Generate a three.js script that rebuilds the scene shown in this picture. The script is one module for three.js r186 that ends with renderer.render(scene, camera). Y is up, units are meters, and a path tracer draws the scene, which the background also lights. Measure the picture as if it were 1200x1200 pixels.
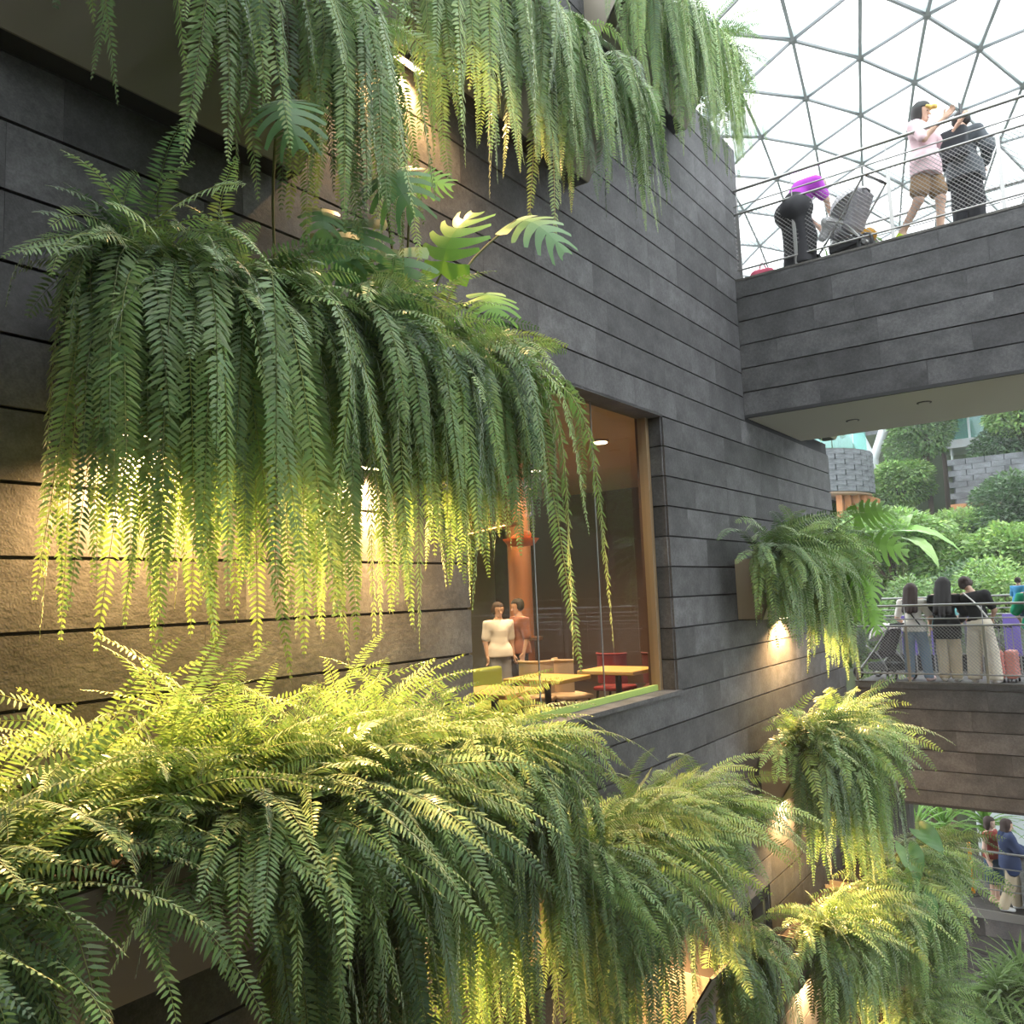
import * as THREE from 'three';
import { mergeGeometries, mergeVertices } from 'three/addons/utils/BufferGeometryUtils.js';
import { edgeTable, triTable } from 'three/addons/objects/MarchingCubes.js';
import { RoundedBoxGeometry } from 'three/addons/geometries/RoundedBoxGeometry.js';
import { RectAreaLightUniformsLib } from 'three/addons/lights/RectAreaLightUniformsLib.js';
RectAreaLightUniformsLib.init();

// ------------------------------------------------------------ camera, sky, exposure
const scene = new THREE.Scene();
const FOCAL = 968, CAM = new THREE.Vector3(3.84, 0, 0);
const camera = new THREE.PerspectiveCamera(2 * Math.atan(600 / FOCAL) * 180 / Math.PI, 1, 0.1, 300);
camera.position.copy(CAM);
{ // -Z runs along the left wall, X along the bridges; the camera looks 36 degrees left of -Z, tilted up a little
  const Z = new THREE.Vector3(708, -71, -FOCAL).normalize().negate(), X = new THREE.Vector3(1339, 154, FOCAL).normalize();
  X.addScaledVector(Z, -X.dot(Z)).normalize();
  const Y = new THREE.Vector3().crossVectors(Z, X);
  const m = new THREE.Matrix4().set(X.x, X.y, X.z, 0, Y.x, Y.y, Y.z, 0, Z.x, Z.y, Z.z, 0, 0, 0, 0, 1);
  camera.quaternion.setFromRotationMatrix(m);
}
scene.add(camera);
scene.fog = new THREE.FogExp2(0xeaf2f5, 0.0015);
scene.background = new THREE.Color(0.93, 0.97, 1.0);
scene.backgroundIntensity = 1.0;
const renderer = new THREE.WebGLRenderer();
renderer.toneMapping = THREE.LinearToneMapping;
renderer.toneMappingExposure = 4.5;
renderer.shadowMap.enabled = true;

// ------------------------------------------------------------ helpers
const V = (x, y, z) => new THREE.Vector3(x, y, z), R = THREE.MathUtils.degToRad;
function rng(seed) { let a = seed >>> 0; return () => { a = a + 0x6D2B79F5 | 0; let t = Math.imul(a ^ a >>> 15, 1 | a); t = t + Math.imul(t ^ t >>> 7, 61 | t) ^ t; return ((t ^ t >>> 14) >>> 0) / 4294967296; }; }
const rand = rng(7), rr = (a, b, f = rand) => a + (b - a) * f();
const taken = {};
function numbered(n) { const k = taken[n] = (taken[n] ?? -1) + 1; return k ? n + '_' + String(k).padStart(3, '0') : n; }
function tag(o, label, category, group, kind) {
  if (label) o.userData.label = label;
  if (category) o.userData.category = category;
  if (group) o.userData.group = group;
  if (kind) o.userData.kind = kind;
  return o;
}
function thing(name, label, category, pos = [0, 0, 0], turn = 0, group, kind) {
  const o = new THREE.Group(); o.name = numbered(name); scene.add(o);
  o.position.set(...pos); o.rotation.y = turn;
  return tag(o, label, category, group, kind);
}
function part(name, geo, mat, parent) {
  if (Array.isArray(geo)) geo = geo.length > 1 ? merge(geo) : geo[0];
  const m = new THREE.Mesh(geo, mat); m.name = name; m.castShadow = m.receiveShadow = true; parent.add(m); return m;
}
function single(name, geo, mat, label, category, group, kind) {
  const m = part(numbered(name), geo, mat, scene); return tag(m, label, category, group, kind);
}
function struct(name, label, category = 'structure') { return thing(name, label, category, [0, 0, 0], 0, null, 'structure'); }
function merge(list) { return mergeGeometries(list.map((g) => { g = g.index ? g.toNonIndexed() : g; for (const k of Object.keys(g.attributes)) if (!['position', 'normal', 'uv'].includes(k)) g.deleteAttribute(k); return g; })); }
function uvm(g, ox = 0, oy = 0) { // uv in metres, by the face's direction
  const p = g.attributes.position, n = g.attributes.normal, a = new Float32Array(p.count * 2);
  for (let i = 0; i < p.count; i++) {
    const nx = Math.abs(n.getX(i)), ny = Math.abs(n.getY(i)), nz = Math.abs(n.getZ(i));
    let u, v; if (nx >= ny && nx >= nz) { u = p.getZ(i); v = p.getY(i); } else if (ny >= nz) { u = p.getX(i); v = p.getZ(i); } else { u = p.getX(i); v = p.getY(i); }
    a[2 * i] = u + ox; a[2 * i + 1] = v + oy;
  }
  g.setAttribute('uv', new THREE.BufferAttribute(a, 2)); return g;
}
function box(x0, x1, y0, y1, z0, z1) { const g = new THREE.BoxGeometry(Math.abs(x1 - x0), Math.abs(y1 - y0), Math.abs(z1 - z0)); g.translate((x0 + x1) / 2, (y0 + y1) / 2, (z0 + z1) / 2); return uvm(g); }
function rbox(x0, x1, y0, y1, z0, z1, r = 0.01, s = 2) { const g = new RoundedBoxGeometry(x1 - x0, y1 - y0, Math.abs(z1 - z0), s, r); g.translate((x0 + x1) / 2, (y0 + y1) / 2, (z0 + z1) / 2); return g; }
function rod(a, b, r0, r1 = r0, seg = 8) {
  const d = V().subVectors(b, a), g = new THREE.CylinderGeometry(r1, r0, d.length(), seg);
  g.applyQuaternion(new THREE.Quaternion().setFromUnitVectors(V(0, 1, 0), d.clone().normalize())); g.translate((a.x + b.x) / 2, (a.y + b.y) / 2, (a.z + b.z) / 2); return g;
}
function bar(a, b, w, h, up = V(0, 1, 0)) { // rectangular bar from a to b, h measured along up
  const d = V().subVectors(b, a), L = d.length(), z = d.clone().normalize(), x = V().crossVectors(up, z).normalize(), y = V().crossVectors(z, x);
  const g = new THREE.BoxGeometry(w, h, L), m = new THREE.Matrix4().makeBasis(x, y, z); m.setPosition((a.x + b.x) / 2, (a.y + b.y) / 2, (a.z + b.z) / 2); return g.applyMatrix4(m);
}
function tube(pts, r, seg = 16, rad = 6) { return new THREE.TubeGeometry(new THREE.CatmullRomCurve3(pts), seg, r, rad); }

// ------------------------------------------------------------ materials
function noiseTex(size, fn, srgb = false, rep = 1) {
  const d = new Uint8Array(size * size * 4);
  for (let y = 0; y < size; y++) for (let x = 0; x < size; x++) { const c = fn(x / size, y / size), k = (y * size + x) * 4; const q = Array.isArray(c) ? c : [c, c, c]; for (let i = 0; i < 3; i++) d[k + i] = Math.max(0, Math.min(255, q[i] * 255)); d[k + 3] = 255; }
  const t = new THREE.DataTexture(d, size, size); t.wrapS = t.wrapT = THREE.RepeatWrapping; t.magFilter = THREE.LinearFilter; t.minFilter = THREE.LinearMipmapLinearFilter; t.generateMipmaps = true;
  if (srgb) t.colorSpace = THREE.SRGBColorSpace; t.repeat.set(rep, rep); t.needsUpdate = true; return t;
}
function tileNoise(seed) { // tileable value noise
  const f = rng(seed), T = Array.from({ length: 4096 }, f);
  return (x, y, nx, ny = nx) => { x = x * nx; y = y * ny; const xi = Math.floor(x), yi = Math.floor(y), u = x - xi, v = y - yi, s = u * u * (3 - 2 * u), t = v * v * (3 - 2 * v);
    const h = (a, b) => T[(((a % nx + nx) % nx) * 57 + ((b % ny + ny) % ny) * 131) & 4095]; const A = h(xi, yi), B = h(xi + 1, yi), C = h(xi, yi + 1), D = h(xi + 1, yi + 1); return A + (B - A) * s + (C - A) * t + (A - B - C + D) * s * t; };
}
const N1 = tileNoise(3), N2 = tileNoise(11);
const stoneMap = noiseTex(1024, (x, y) => 0.7 + 0.2 * (N1(x, y, 5, 7) - .5) + 0.16 * (N2(x, y, 14, 22) - .5) + 0.12 * (N1(x, y, 90) - .5) + 0.14 * (N2(x, y, 300) - .5), true, 0.5);
const stoneBump = noiseTex(1024, (x, y) => 0.5 + 0.35 * (N1(x, y, 60, 110) - .5) + 0.3 * (N2(x, y, 320) - .5) + .35 * (N1(x, y, 24) - .5), false, 0.5);
const M = {};
const std = (name, rgb, rough = 0.8, metal = 0, extra = {}) => { const m = new THREE.MeshStandardMaterial({ roughness: rough, metalness: metal, side: THREE.DoubleSide, ...extra }); m.color.setRGB(...rgb); m.name = name; return M[name] = m; };
const phys = (name, rgb, o) => { const m = new THREE.MeshPhysicalMaterial({ side: THREE.DoubleSide, ...o }); m.color.setRGB(...rgb); m.name = name; return M[name] = m; };
const stones = [0.118, 0.138, 0.155, 0.102, 0.176].map((v, i) => std('basalt_' + i, [v, v * 1.005, v * 1.03], 0.72, 0, { map: stoneMap, bumpMap: stoneBump, bumpScale: 0.0014 }));
std('joint', [0.012, 0.012, 0.014], 0.9);
std('concrete', [0.2, 0.19, 0.17], 0.85, 0, { map: stoneMap });
std('soffit', [0.42, 0.39, 0.33], 0.8);
std('planter_metal', [0.24, 0.215, 0.165], 0.42, 0.25);
std('soil', [0.02, 0.014, 0.01], 1);
std('steel', [0.34, 0.34, 0.33], 0.38, 0.8);
std('roof_steel', [0.2, 0.21, 0.22], 0.55, 0.2);
phys('roof_fin', [0.85, 0.9, 0.9], { roughness: 0.9, transmission: 0.5, thickness: 0 });
std('stem', [0.10, 0.11, 0.03], 0.7);
std('bark', [0.09, 0.065, 0.045], 0.9);
std('dark', [0.02, 0.02, 0.022], 0.6);
std('deck', [0.16, 0.15, 0.14], 0.75, 0, { map: stoneMap });
phys('glass', [0.96, 0.98, 0.97], { transmission: 1, thickness: 0, roughness: 0.02, ior: 1.5 });
phys('window_glass', [0.86, 0.87, 0.84], { transmission: 1, thickness: 0, roughness: 0.02, ior: 1.62 });
phys('teal_glass', [0.55, 0.85, 0.82], { transmission: 0.8, thickness: 0, roughness: 0.1, ior: 1.5 });
const leafMat = (name, rgb, tr = 0.34, coat = 0.6) => phys(name, rgb, { vertexColors: true, roughness: 1, transmission: tr, thickness: 0, clearcoat: coat, clearcoatRoughness: 0.3 });
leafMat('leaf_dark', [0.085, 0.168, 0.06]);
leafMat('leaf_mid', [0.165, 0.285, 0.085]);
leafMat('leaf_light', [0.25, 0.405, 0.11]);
leafMat('leaf_broad', [0.08, 0.21, 0.05], 0.3, 0.7);
leafMat('leaf_lime', [0.20, 0.42, 0.05], 0.4, 0.5);
const glow = (name, rgb, k) => { const m = std(name, [0.8, 0.8, 0.8], 0.5); m.emissive.setRGB(...rgb); m.emissiveIntensity = k; return m; };
glow('warm_lens', [1, 0.74, 0.42], 3);
glow('ceiling_lens', [1, 0.8, 0.55], 3);
const WARM = new THREE.Color().setRGB(1, 0.58, 0.24);

// ------------------------------------------------------------ stone walls: each panel a part
const CH = 0.328, J0 = 0.257, GAP = 0.017;
const jy = (k) => J0 + CH * k;                       // height of joint k
const toPix = (p) => { const q = p.clone().project(camera); return [600 + 600 * q.x, 600 - 600 * q.y, q.z]; };
camera.updateMatrixWorld(); camera.updateProjectionMatrix();
const panelCache = {};
function panelGeo(axis, len, h, variant) { // a stone slab with a small arris; axis 'z' faces +X, axis 'x' faces +Z
  const key = [axis, len.toFixed(3), h.toFixed(3), variant].join();
  if (panelCache[key]) return panelCache[key];
  const t = 0.03, g = axis === 'z' ? new THREE.BoxGeometry(t, h - GAP, len - 0.0016) : new THREE.BoxGeometry(len - 0.0016, h - GAP, t);
  return panelCache[key] = uvm(g, variant * 0.37, variant * 0.61);
}
function panelWall(parent, axis, plane, rows, most = 290) { // rows: [y0, y1, [[a0, a1], ...]] spans along the axis
  const list = [];
  for (const [y0, y1, spans] of rows) for (const [a0, a1] of spans) {
    let a = a0; const dir = Math.sign(a1 - a0), off = rr(0.2, 1.0); let first = true;
    while ((a1 - a) * dir > 0.02) {
      let len = first ? Math.round(off * 4) / 4 + 0.25 : [0.5, 0.75, 1.0, 1.0, 1.25][Math.floor(rand() * 5)]; first = false;
      let rest = (a1 - a) * dir; if (len > rest || rest - len < 0.2) len = rest;
      const mid = a + dir * len / 2; a += dir * len;
      const p = axis === 'z' ? V(plane - 0.015, (y0 + y1) / 2, mid) : V(mid, (y0 + y1) / 2, plane - 0.015);
      const q = toPix(p), inside = q[0] > -60 && q[0] < 1260 && q[1] > -60 && q[1] < 1260 && q[2] < 1;
      list.push({ p, len, h: y1 - y0, v: Math.floor(rand() * 4), m: Math.floor(rand() * 5), size: inside ? len / p.distanceTo(CAM) : 0 });
    }
  }
  list.sort((a, b) => b.size - a.size);
  const rest = [[], []];
  list.forEach((e, i) => {
    const g = panelGeo(axis, e.len, e.h, e.v);
    if (i < most && e.size > 0) part('stone_panel', g, stones[e.m], parent).position.copy(e.p);
    else rest[e.m % 2].push(g.clone().translate(e.p.x, e.p.y, e.p.z));
  });
  rest.forEach((l, i) => l.length && tag(part('further_stone_panels', l, stones[i * 2], parent), null, null, null, 'stuff'));
}
const ZB = -10.73, ZE = -14.7, WZ0 = -4.74, WZ1 = -8.17, WY0 = jy(-4), WY1 = jy(5);   // bridge plane, wall end, window
const LW0 = -8.6, LW1 = -10.45, LWT = jy(-12) - 0.14;                                   // lower window
{
  const w = struct('wall_left', 'dark grey basalt wall of long courses with a large window and planters', 'wall');
  const rows = [];
  for (let k = -22; k < 18; k++) {
    const y0 = jy(k), y1 = jy(k + 1), far = y1 > 4.3 ? -11.05 : ZE;
    if (y0 > 2.2 && y1 < 4.4) { rows.push([y0, y1, [[1.2, ZB]]]); continue; }
    if (k >= -4 && k < 5) rows.push([y0, y1, [[1.2, WZ0], [WZ1, far]]]);
    else if (y1 < LWT + 0.15) rows.push([y0, y1, [[1.2, LW0], [LW1, far]]]);
    else rows.push([y0, y1, [[1.2, far]]]);
  }
  panelWall(w, 'z', 0, rows);
  const B = [[1.2, WZ0, -7, 6.16], [WZ1, LW1, LWT, 6.16], [WZ0, WZ1, WY1, 6.16], [WZ0, WZ1, LWT, WY0], [WZ0, LW0, -7, LWT], [LW1, -11.05, -7, 6.16], [-11.05, ZE, -7, 2.42]];
  part('wall_core', B.map(([z0, z1, y0, y1]) => box(-0.28, -0.03, y0, y1, z0, z1)), M.joint, w);
  part('coping', [box(-0.28, 0, 6.16, 6.2, 1.2, -11.05)], stones[1], w);
  // window reveals: stone returns course by course
  for (let k = -4; k < 5; k++) part('jamb_panel', panelGeo('x', 0.25, CH, k & 3), stones[(k + 9) % 5], w).position.set(-0.145, jy(k + 0.5), WZ1 + 0.012);
  for (let k = -22; k < -12; k++) part('jamb_panel', panelGeo('x', 0.2, CH, k & 3), stones[(k + 40) % 5], w).position.set(-0.12, jy(k + 0.5), LW1 + 0.012);
  part('window_head', box(-0.27, 0, WY1 - 0.004, WY1 + 0.02, WZ0, WZ1), stones[3], w);
  part('window_sill', box(-0.27, 0.035, WY0 - 0.03, WY0 + 0.012, WZ0, WZ1 - 0.03), stones[4], w);
}

// ------------------------------------------------------------ footbridges and railings
function footbridge(label, x1, yTop, yBot, z0, z1, cap, soffitMat) {
  const b = thing('footbridge', label, 'bridge');
  const rows = [[yTop - cap, yTop, [[0.0, x1]]]]; let y = yTop - cap;
  while (y - CH > yBot - 0.02) { rows.push([y - CH, y, [[0, x1]]]); y -= CH; }
  if (y - yBot > 0.06) rows.push([yBot, y, [[0, x1]]]);
  panelWall(b, 'x', z0, rows, 120);
  part('deck', box(0, x1, yTop - 0.2, yTop - 0.02, z0 - 0.03, z1), M.deck, b);
  part('bridge_core', box(0, x1, yBot + 0.03, yTop - 0.2, z0 - 0.03, z1), M.joint, b);
  part('kerb', box(0, x1, yTop - 0.02, yTop + 0.02, z0, z0 - 0.14), M.concrete, b);
  part('edge_trim', box(0, x1, yBot - 0.012, yBot + 0.03, z0 + 0.004, z0 - 0.05), M.dark, b);
  part('soffit', box(0, x1, yBot, yBot + 0.03, z0 - 0.05, z1), soffitMat, b);
  return b;
}
function railing(label, x0, x1, y, z, posts) {
  const r = thing('railing', label, 'railing');
  for (const x of posts) {
    part('post', rbox(x - 0.022, x + 0.022, y - 0.1, y + 0.95, z + 0.028, z + 0.016, 0.003, 1), M.steel, r);
    part('upright_rod', rod(V(x, y + 0.95, z + 0.02), V(x, y + 1.285, z + 0.02), 0.008), M.steel, r);
  }
  part('handrail', rod(V(x0, y + 1.285, z + 0.02), V(x1, y + 1.285, z + 0.02), 0.021, 0.021, 10), M.steel, r);
  part('middle_rail', rod(V(x0, y + 1.06, z + 0.02), V(x1, y + 1.06, z + 0.02), 0.011), M.steel, r);
  part('mesh_top_rail', rod(V(x0, y + 0.945, z + 0.02), V(x1, y + 0.945, z + 0.02), 0.017), M.steel, r);
  part('mesh_bottom_rail', rod(V(x0, y + 0.15, z + 0.02), V(x1, y + 0.15, z + 0.02), 0.014), M.steel, r);
  const wires = [], H = 0.78, run = H * 0.95, lo = y + 0.155;
  for (let x = x0 - run; x < x1; x += 0.055) for (const s of [1, -1]) {
    let a = x, b = x + run, ya = s > 0 ? lo : lo + H, yb = s > 0 ? lo + H : lo;
    const cut = (xx) => ya + (yb - ya) * (xx - x) / run;
    const a2 = Math.max(a, x0), b2 = Math.min(b, x1); if (b2 - a2 < 0.02) continue;
    wires.push(rod(V(a2, cut(a2), z + 0.02 + s * 0.002), V(b2, cut(b2), z + 0.02 + s * 0.002), s < 0 ? 0.0042 : 0.0022, undefined, 3));
  }
  tag(part('wire_mesh', wires, M.steel, r), null, null, null, 'stuff');
  return r;
}
const UP = 4.175, LO = -1.70, LL = -6.2, ZL = -15.26;
{
  const b = footbridge('upper stone-clad footbridge with a pale soffit, meeting the dark wall', 9, UP, 2.276, ZB, -13.2, 0.25, M.soffit);
  for (const [x, z] of [[1.05, -12.1], [2.05, -11.6], [3.4, -11.7]]) {
    const d = part('downlight', new THREE.CylinderGeometry(0.09, 0.09, 0.012, 20), M.concrete, b); d.position.set(x, 2.272, z);
    part('downlight_lens', new THREE.CylinderGeometry(0.065, 0.065, 0.012, 20), M.soffit, d).position.y = -0.006;
  }
  footbridge('middle stone-clad footbridge carrying a row of visitors above the lower walkway', 9, LO, -3.675, ZL, -17.9, 0.1, M.soffit);
  const c = thing('lower_walkway', 'lowest walkway with a grey deck edged in steel', 'walkway');
  panelWall(c, 'x', -18.1, [0, 1, 2, 3].map((k) => [LL - 0.12 - CH * (k + 1), LL - 0.12 - CH * k, [[-1, 9]]]), 60);
  part('deck', box(-1, 9, LL - 0.2, LL, -18.13, -22), M.deck, c);
  part('deck_edge', box(-1, 9, LL - 0.12, LL + 0.03, -18.08, -18.13), M.steel, c);
  part('walkway_core', box(-1, 9, LL - 1.4, LL - 0.2, -18.13, -22), M.joint, c);
}
railing('steel railing with diagonal wire mesh along the front of the upper bridge', 0.03, 8.9, UP, ZB - 0.06, [0.08, 0.83, 2.01, 3.195, 4.38, 5.56, 6.74, 7.92]);
railing('steel railing with wire mesh along the far side of the upper bridge', 0.03, 8.9, UP, -13.15, [0.4, 1.6, 2.8, 4.0, 5.2, 6.4, 7.6]);
railing('steel railing with wire mesh in front of the visitors on the middle bridge', 0.02, 8.9, LO, ZL - 0.06, [-0.0 + 0.04, 0.88, 2.03, 3.18, 4.33, 5.48, 6.63, 7.78]);
{
  const r = thing('railing', 'light steel cable railing beside the lowest walkway', 'railing');
  for (const x of [-0.4, 0.75, 3.0, 4.1]) part('post', rbox(x - 0.02, x + 0.02, LL, LL + 1.1, -18.11, -18.13, 0.004, 1), M.steel, r);
  for (const h of [1.1, 0.82, 0.55, 0.42, 0.02]) part('rail', rod(V(-1, LL + h, -18.1), V(9, LL + h, -18.1), h > 1 ? 0.02 : 0.012), M.steel, r);
}

// ------------------------------------------------------------ glass roof: a curved grid of triangles
{
  const roof = struct('ceiling', 'curved glass roof of triangular panes in a pale steel lattice', 'glass roof');
  const node = (i, j) => V(3.84 - 4.728 + 0.742 * i - 0.9915 * j, 12.325 + 1.1807 * i + 1.4578 * j - 0.149 * i * i - 0.2305 * i * j - 0.1631 * j * j, -17.745 - 3.3215 * i - 4.6326 * j);
  const ok = (i, j) => { const p = node(i, j); return i >= -4 && i <= 9 && j >= -5 && j <= 8 && p.y > 4.6 && p.z < -12.5; };
  const nUp = (i, j) => { const e = 0.2, a = node(i + e, j).sub(node(i - e, j)), b = node(i, j + e).sub(node(i, j - e)); const n = a.cross(b).normalize(); return n.y < 0 ? n.negate() : n; };
  const tri = (list) => { const g = new THREE.BufferGeometry(), c = list.reduce((s, p) => s.add(p), V()).divideScalar(3); g.setAttribute('position', new THREE.Float32BufferAttribute(list.flatMap((p) => p.clone().lerp(c, 0.015).toArray()), 3)); g.computeVertexNormals(); return g; };
  const beam = (a, b) => { if (!ok(...a) || !ok(...b)) return; const n = nUp((a[0] + b[0]) / 2, (a[1] + b[1]) / 2); const A = node(...a), B = node(...b), bm = part('roof_beam', bar(A.clone().addScaledVector(n, -0.3), B.clone().addScaledVector(n, -0.3), 0.075, 0.05, n), M.roof_steel, roof); part('roof_fin', bar(A.clone().addScaledVector(n, -0.145), B.clone().addScaledVector(n, -0.145), 0.02, 0.27, n), M.roof_fin, bm); };
  for (let i = -4; i <= 9; i++) for (let j = -5; j <= 8; j++) {
    if (!ok(i, j)) continue;
    beam([i, j], [i + 1, j]); beam([i, j], [i, j + 1]); beam([i, j], [i + 1, j - 1]);
    if (ok(i + 1, j) && ok(i, j + 1)) part('pane', tri([node(i, j), node(i + 1, j), node(i, j + 1)]), M.glass, roof);
    if (ok(i + 1, j) && ok(i + 1, j - 1)) part('pane', tri([node(i, j), node(i + 1, j), node(i + 1, j - 1)]), M.glass, roof);
    part('roof_node', new THREE.CylinderGeometry(0.09, 0.09, 0.08, 10), M.roof_steel, roof).position.copy(node(i, j).addScaledVector(nUp(i, j), -0.3));
  }
}

// ------------------------------------------------------------ planters and their lamps
function planter(label, z0, z1, yb, yr, db = 0.16, dr = 0.65, group) { // z0 nearer, z1 further
  const p = thing('planter_box', label, 'planter', [0, yb, z0], 0, group), L = z0 - z1, H = yr - yb, t = 0.012;
  const ang = Math.atan2(dr - db, H);
  const prof = (pts, len) => { const s = new THREE.Shape(pts.map(([x, y]) => new THREE.Vector2(x, y))); const g = new THREE.ExtrudeGeometry(s, { depth: len, bevelEnabled: false }); return uvm(g); };
  part('front_panel', prof([[db, 0], [dr, H], [dr - 0.03, H], [dr - 0.03, H - 0.015], [db - t, t], [db - t, 0]], L).translate(0, 0, -L), M.planter_metal, p);
  part('bottom_panel', box(0.002, db - t, 0, t, 0, -L), M.dark, p);  // underside shade put into the colour: near-black instead of the planter metal
  for (const z of [0, -L + t]) part('end_panel', prof([[0.002, 0], [db, 0], [dr, H], [0.002, H]], t).translate(0, 0, z - t), M.planter_metal, p);
  part('soil', prof([[0.004, H * 0.5], [db + (dr - db) * 0.5 - t, H * 0.5], [dr - 0.07, H - 0.08], [0.004, H - 0.05]], L - 2 * t - 0.004).translate(0, 0, -L + t + 0.002), M.soil, p);
  return p;
}
function planterLamp(label, z, yb, power, len = 0.3, x = 0.085, spread = 78) {
  const l = thing('planter_light', label, 'light', [x, yb - 0.005, z], 0, 'warm lamps under the planters');
  part('housing', rbox(-0.035, 0.035, -0.03, 0, -len / 2, len / 2, 0.006, 1), M.dark, l);
  part('lens', rbox(-0.024, 0.024, -0.036, -0.029, -len / 2 + 0.02, len / 2 - 0.02, 0.002, 1), M.warm_lens, l);
  const s = new THREE.SpotLight(WARM, power, 0, R(spread), 0.5, 2); s.position.set(0, -0.06, 0); s.target.position.set(0.05, -1, 0); s.castShadow = true; s.shadow.radius = 2; l.add(s, s.target);
  return l;
}
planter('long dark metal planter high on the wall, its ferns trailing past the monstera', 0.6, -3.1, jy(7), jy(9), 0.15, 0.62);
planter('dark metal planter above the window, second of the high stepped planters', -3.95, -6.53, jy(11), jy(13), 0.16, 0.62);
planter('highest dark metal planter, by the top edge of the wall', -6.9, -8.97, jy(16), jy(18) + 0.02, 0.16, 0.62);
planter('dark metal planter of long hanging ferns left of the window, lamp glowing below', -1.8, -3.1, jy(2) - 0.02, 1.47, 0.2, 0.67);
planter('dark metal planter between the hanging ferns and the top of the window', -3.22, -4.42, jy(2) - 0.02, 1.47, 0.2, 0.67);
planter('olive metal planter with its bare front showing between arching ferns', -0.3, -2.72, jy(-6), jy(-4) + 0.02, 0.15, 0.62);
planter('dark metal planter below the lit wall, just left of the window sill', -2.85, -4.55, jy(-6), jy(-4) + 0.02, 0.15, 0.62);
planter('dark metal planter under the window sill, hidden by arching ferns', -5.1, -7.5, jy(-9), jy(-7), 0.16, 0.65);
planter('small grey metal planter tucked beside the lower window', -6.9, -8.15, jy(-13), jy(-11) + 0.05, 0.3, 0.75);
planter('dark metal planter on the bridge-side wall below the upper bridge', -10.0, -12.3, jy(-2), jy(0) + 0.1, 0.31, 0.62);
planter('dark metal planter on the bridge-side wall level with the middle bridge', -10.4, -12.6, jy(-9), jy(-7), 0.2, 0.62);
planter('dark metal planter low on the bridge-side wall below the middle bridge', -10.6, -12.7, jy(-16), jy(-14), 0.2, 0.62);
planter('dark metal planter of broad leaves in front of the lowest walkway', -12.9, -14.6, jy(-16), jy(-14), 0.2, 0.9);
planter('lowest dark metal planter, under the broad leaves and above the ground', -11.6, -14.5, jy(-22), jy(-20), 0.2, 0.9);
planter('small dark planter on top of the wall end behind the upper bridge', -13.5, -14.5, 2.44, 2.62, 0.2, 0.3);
planterLamp('warm lamp under the left hanging-fern planter, washing the wall', -2.2, jy(2) - 0.03, 18);
planterLamp('warm lamp under the planter beside the window, washing the wall', -3.62, jy(2) - 0.03, 20);
planterLamp('warm lamp under the olive planter', -1.55, jy(-6), 12);
planterLamp('warm lamp under the planter left of the sill', -3.9, jy(-6), 12);
planterLamp('warm lamp under the sill planter, glowing through ferns', -6.6, jy(-9), 16);
planterLamp('warm lamp under the bridge-side planter below the upper bridge', -11.5, jy(-2), 22);
planterLamp('warm lamp under the bridge-side planter beside the middle bridge', -11.1, jy(-9), 20);
planterLamp('warm lamp under the lowest bridge-side planter', -11.4, jy(-16), 18);
planterLamp('warm lamp under the second high planter, behind bright ferns', -4.15, jy(11), 8);

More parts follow.
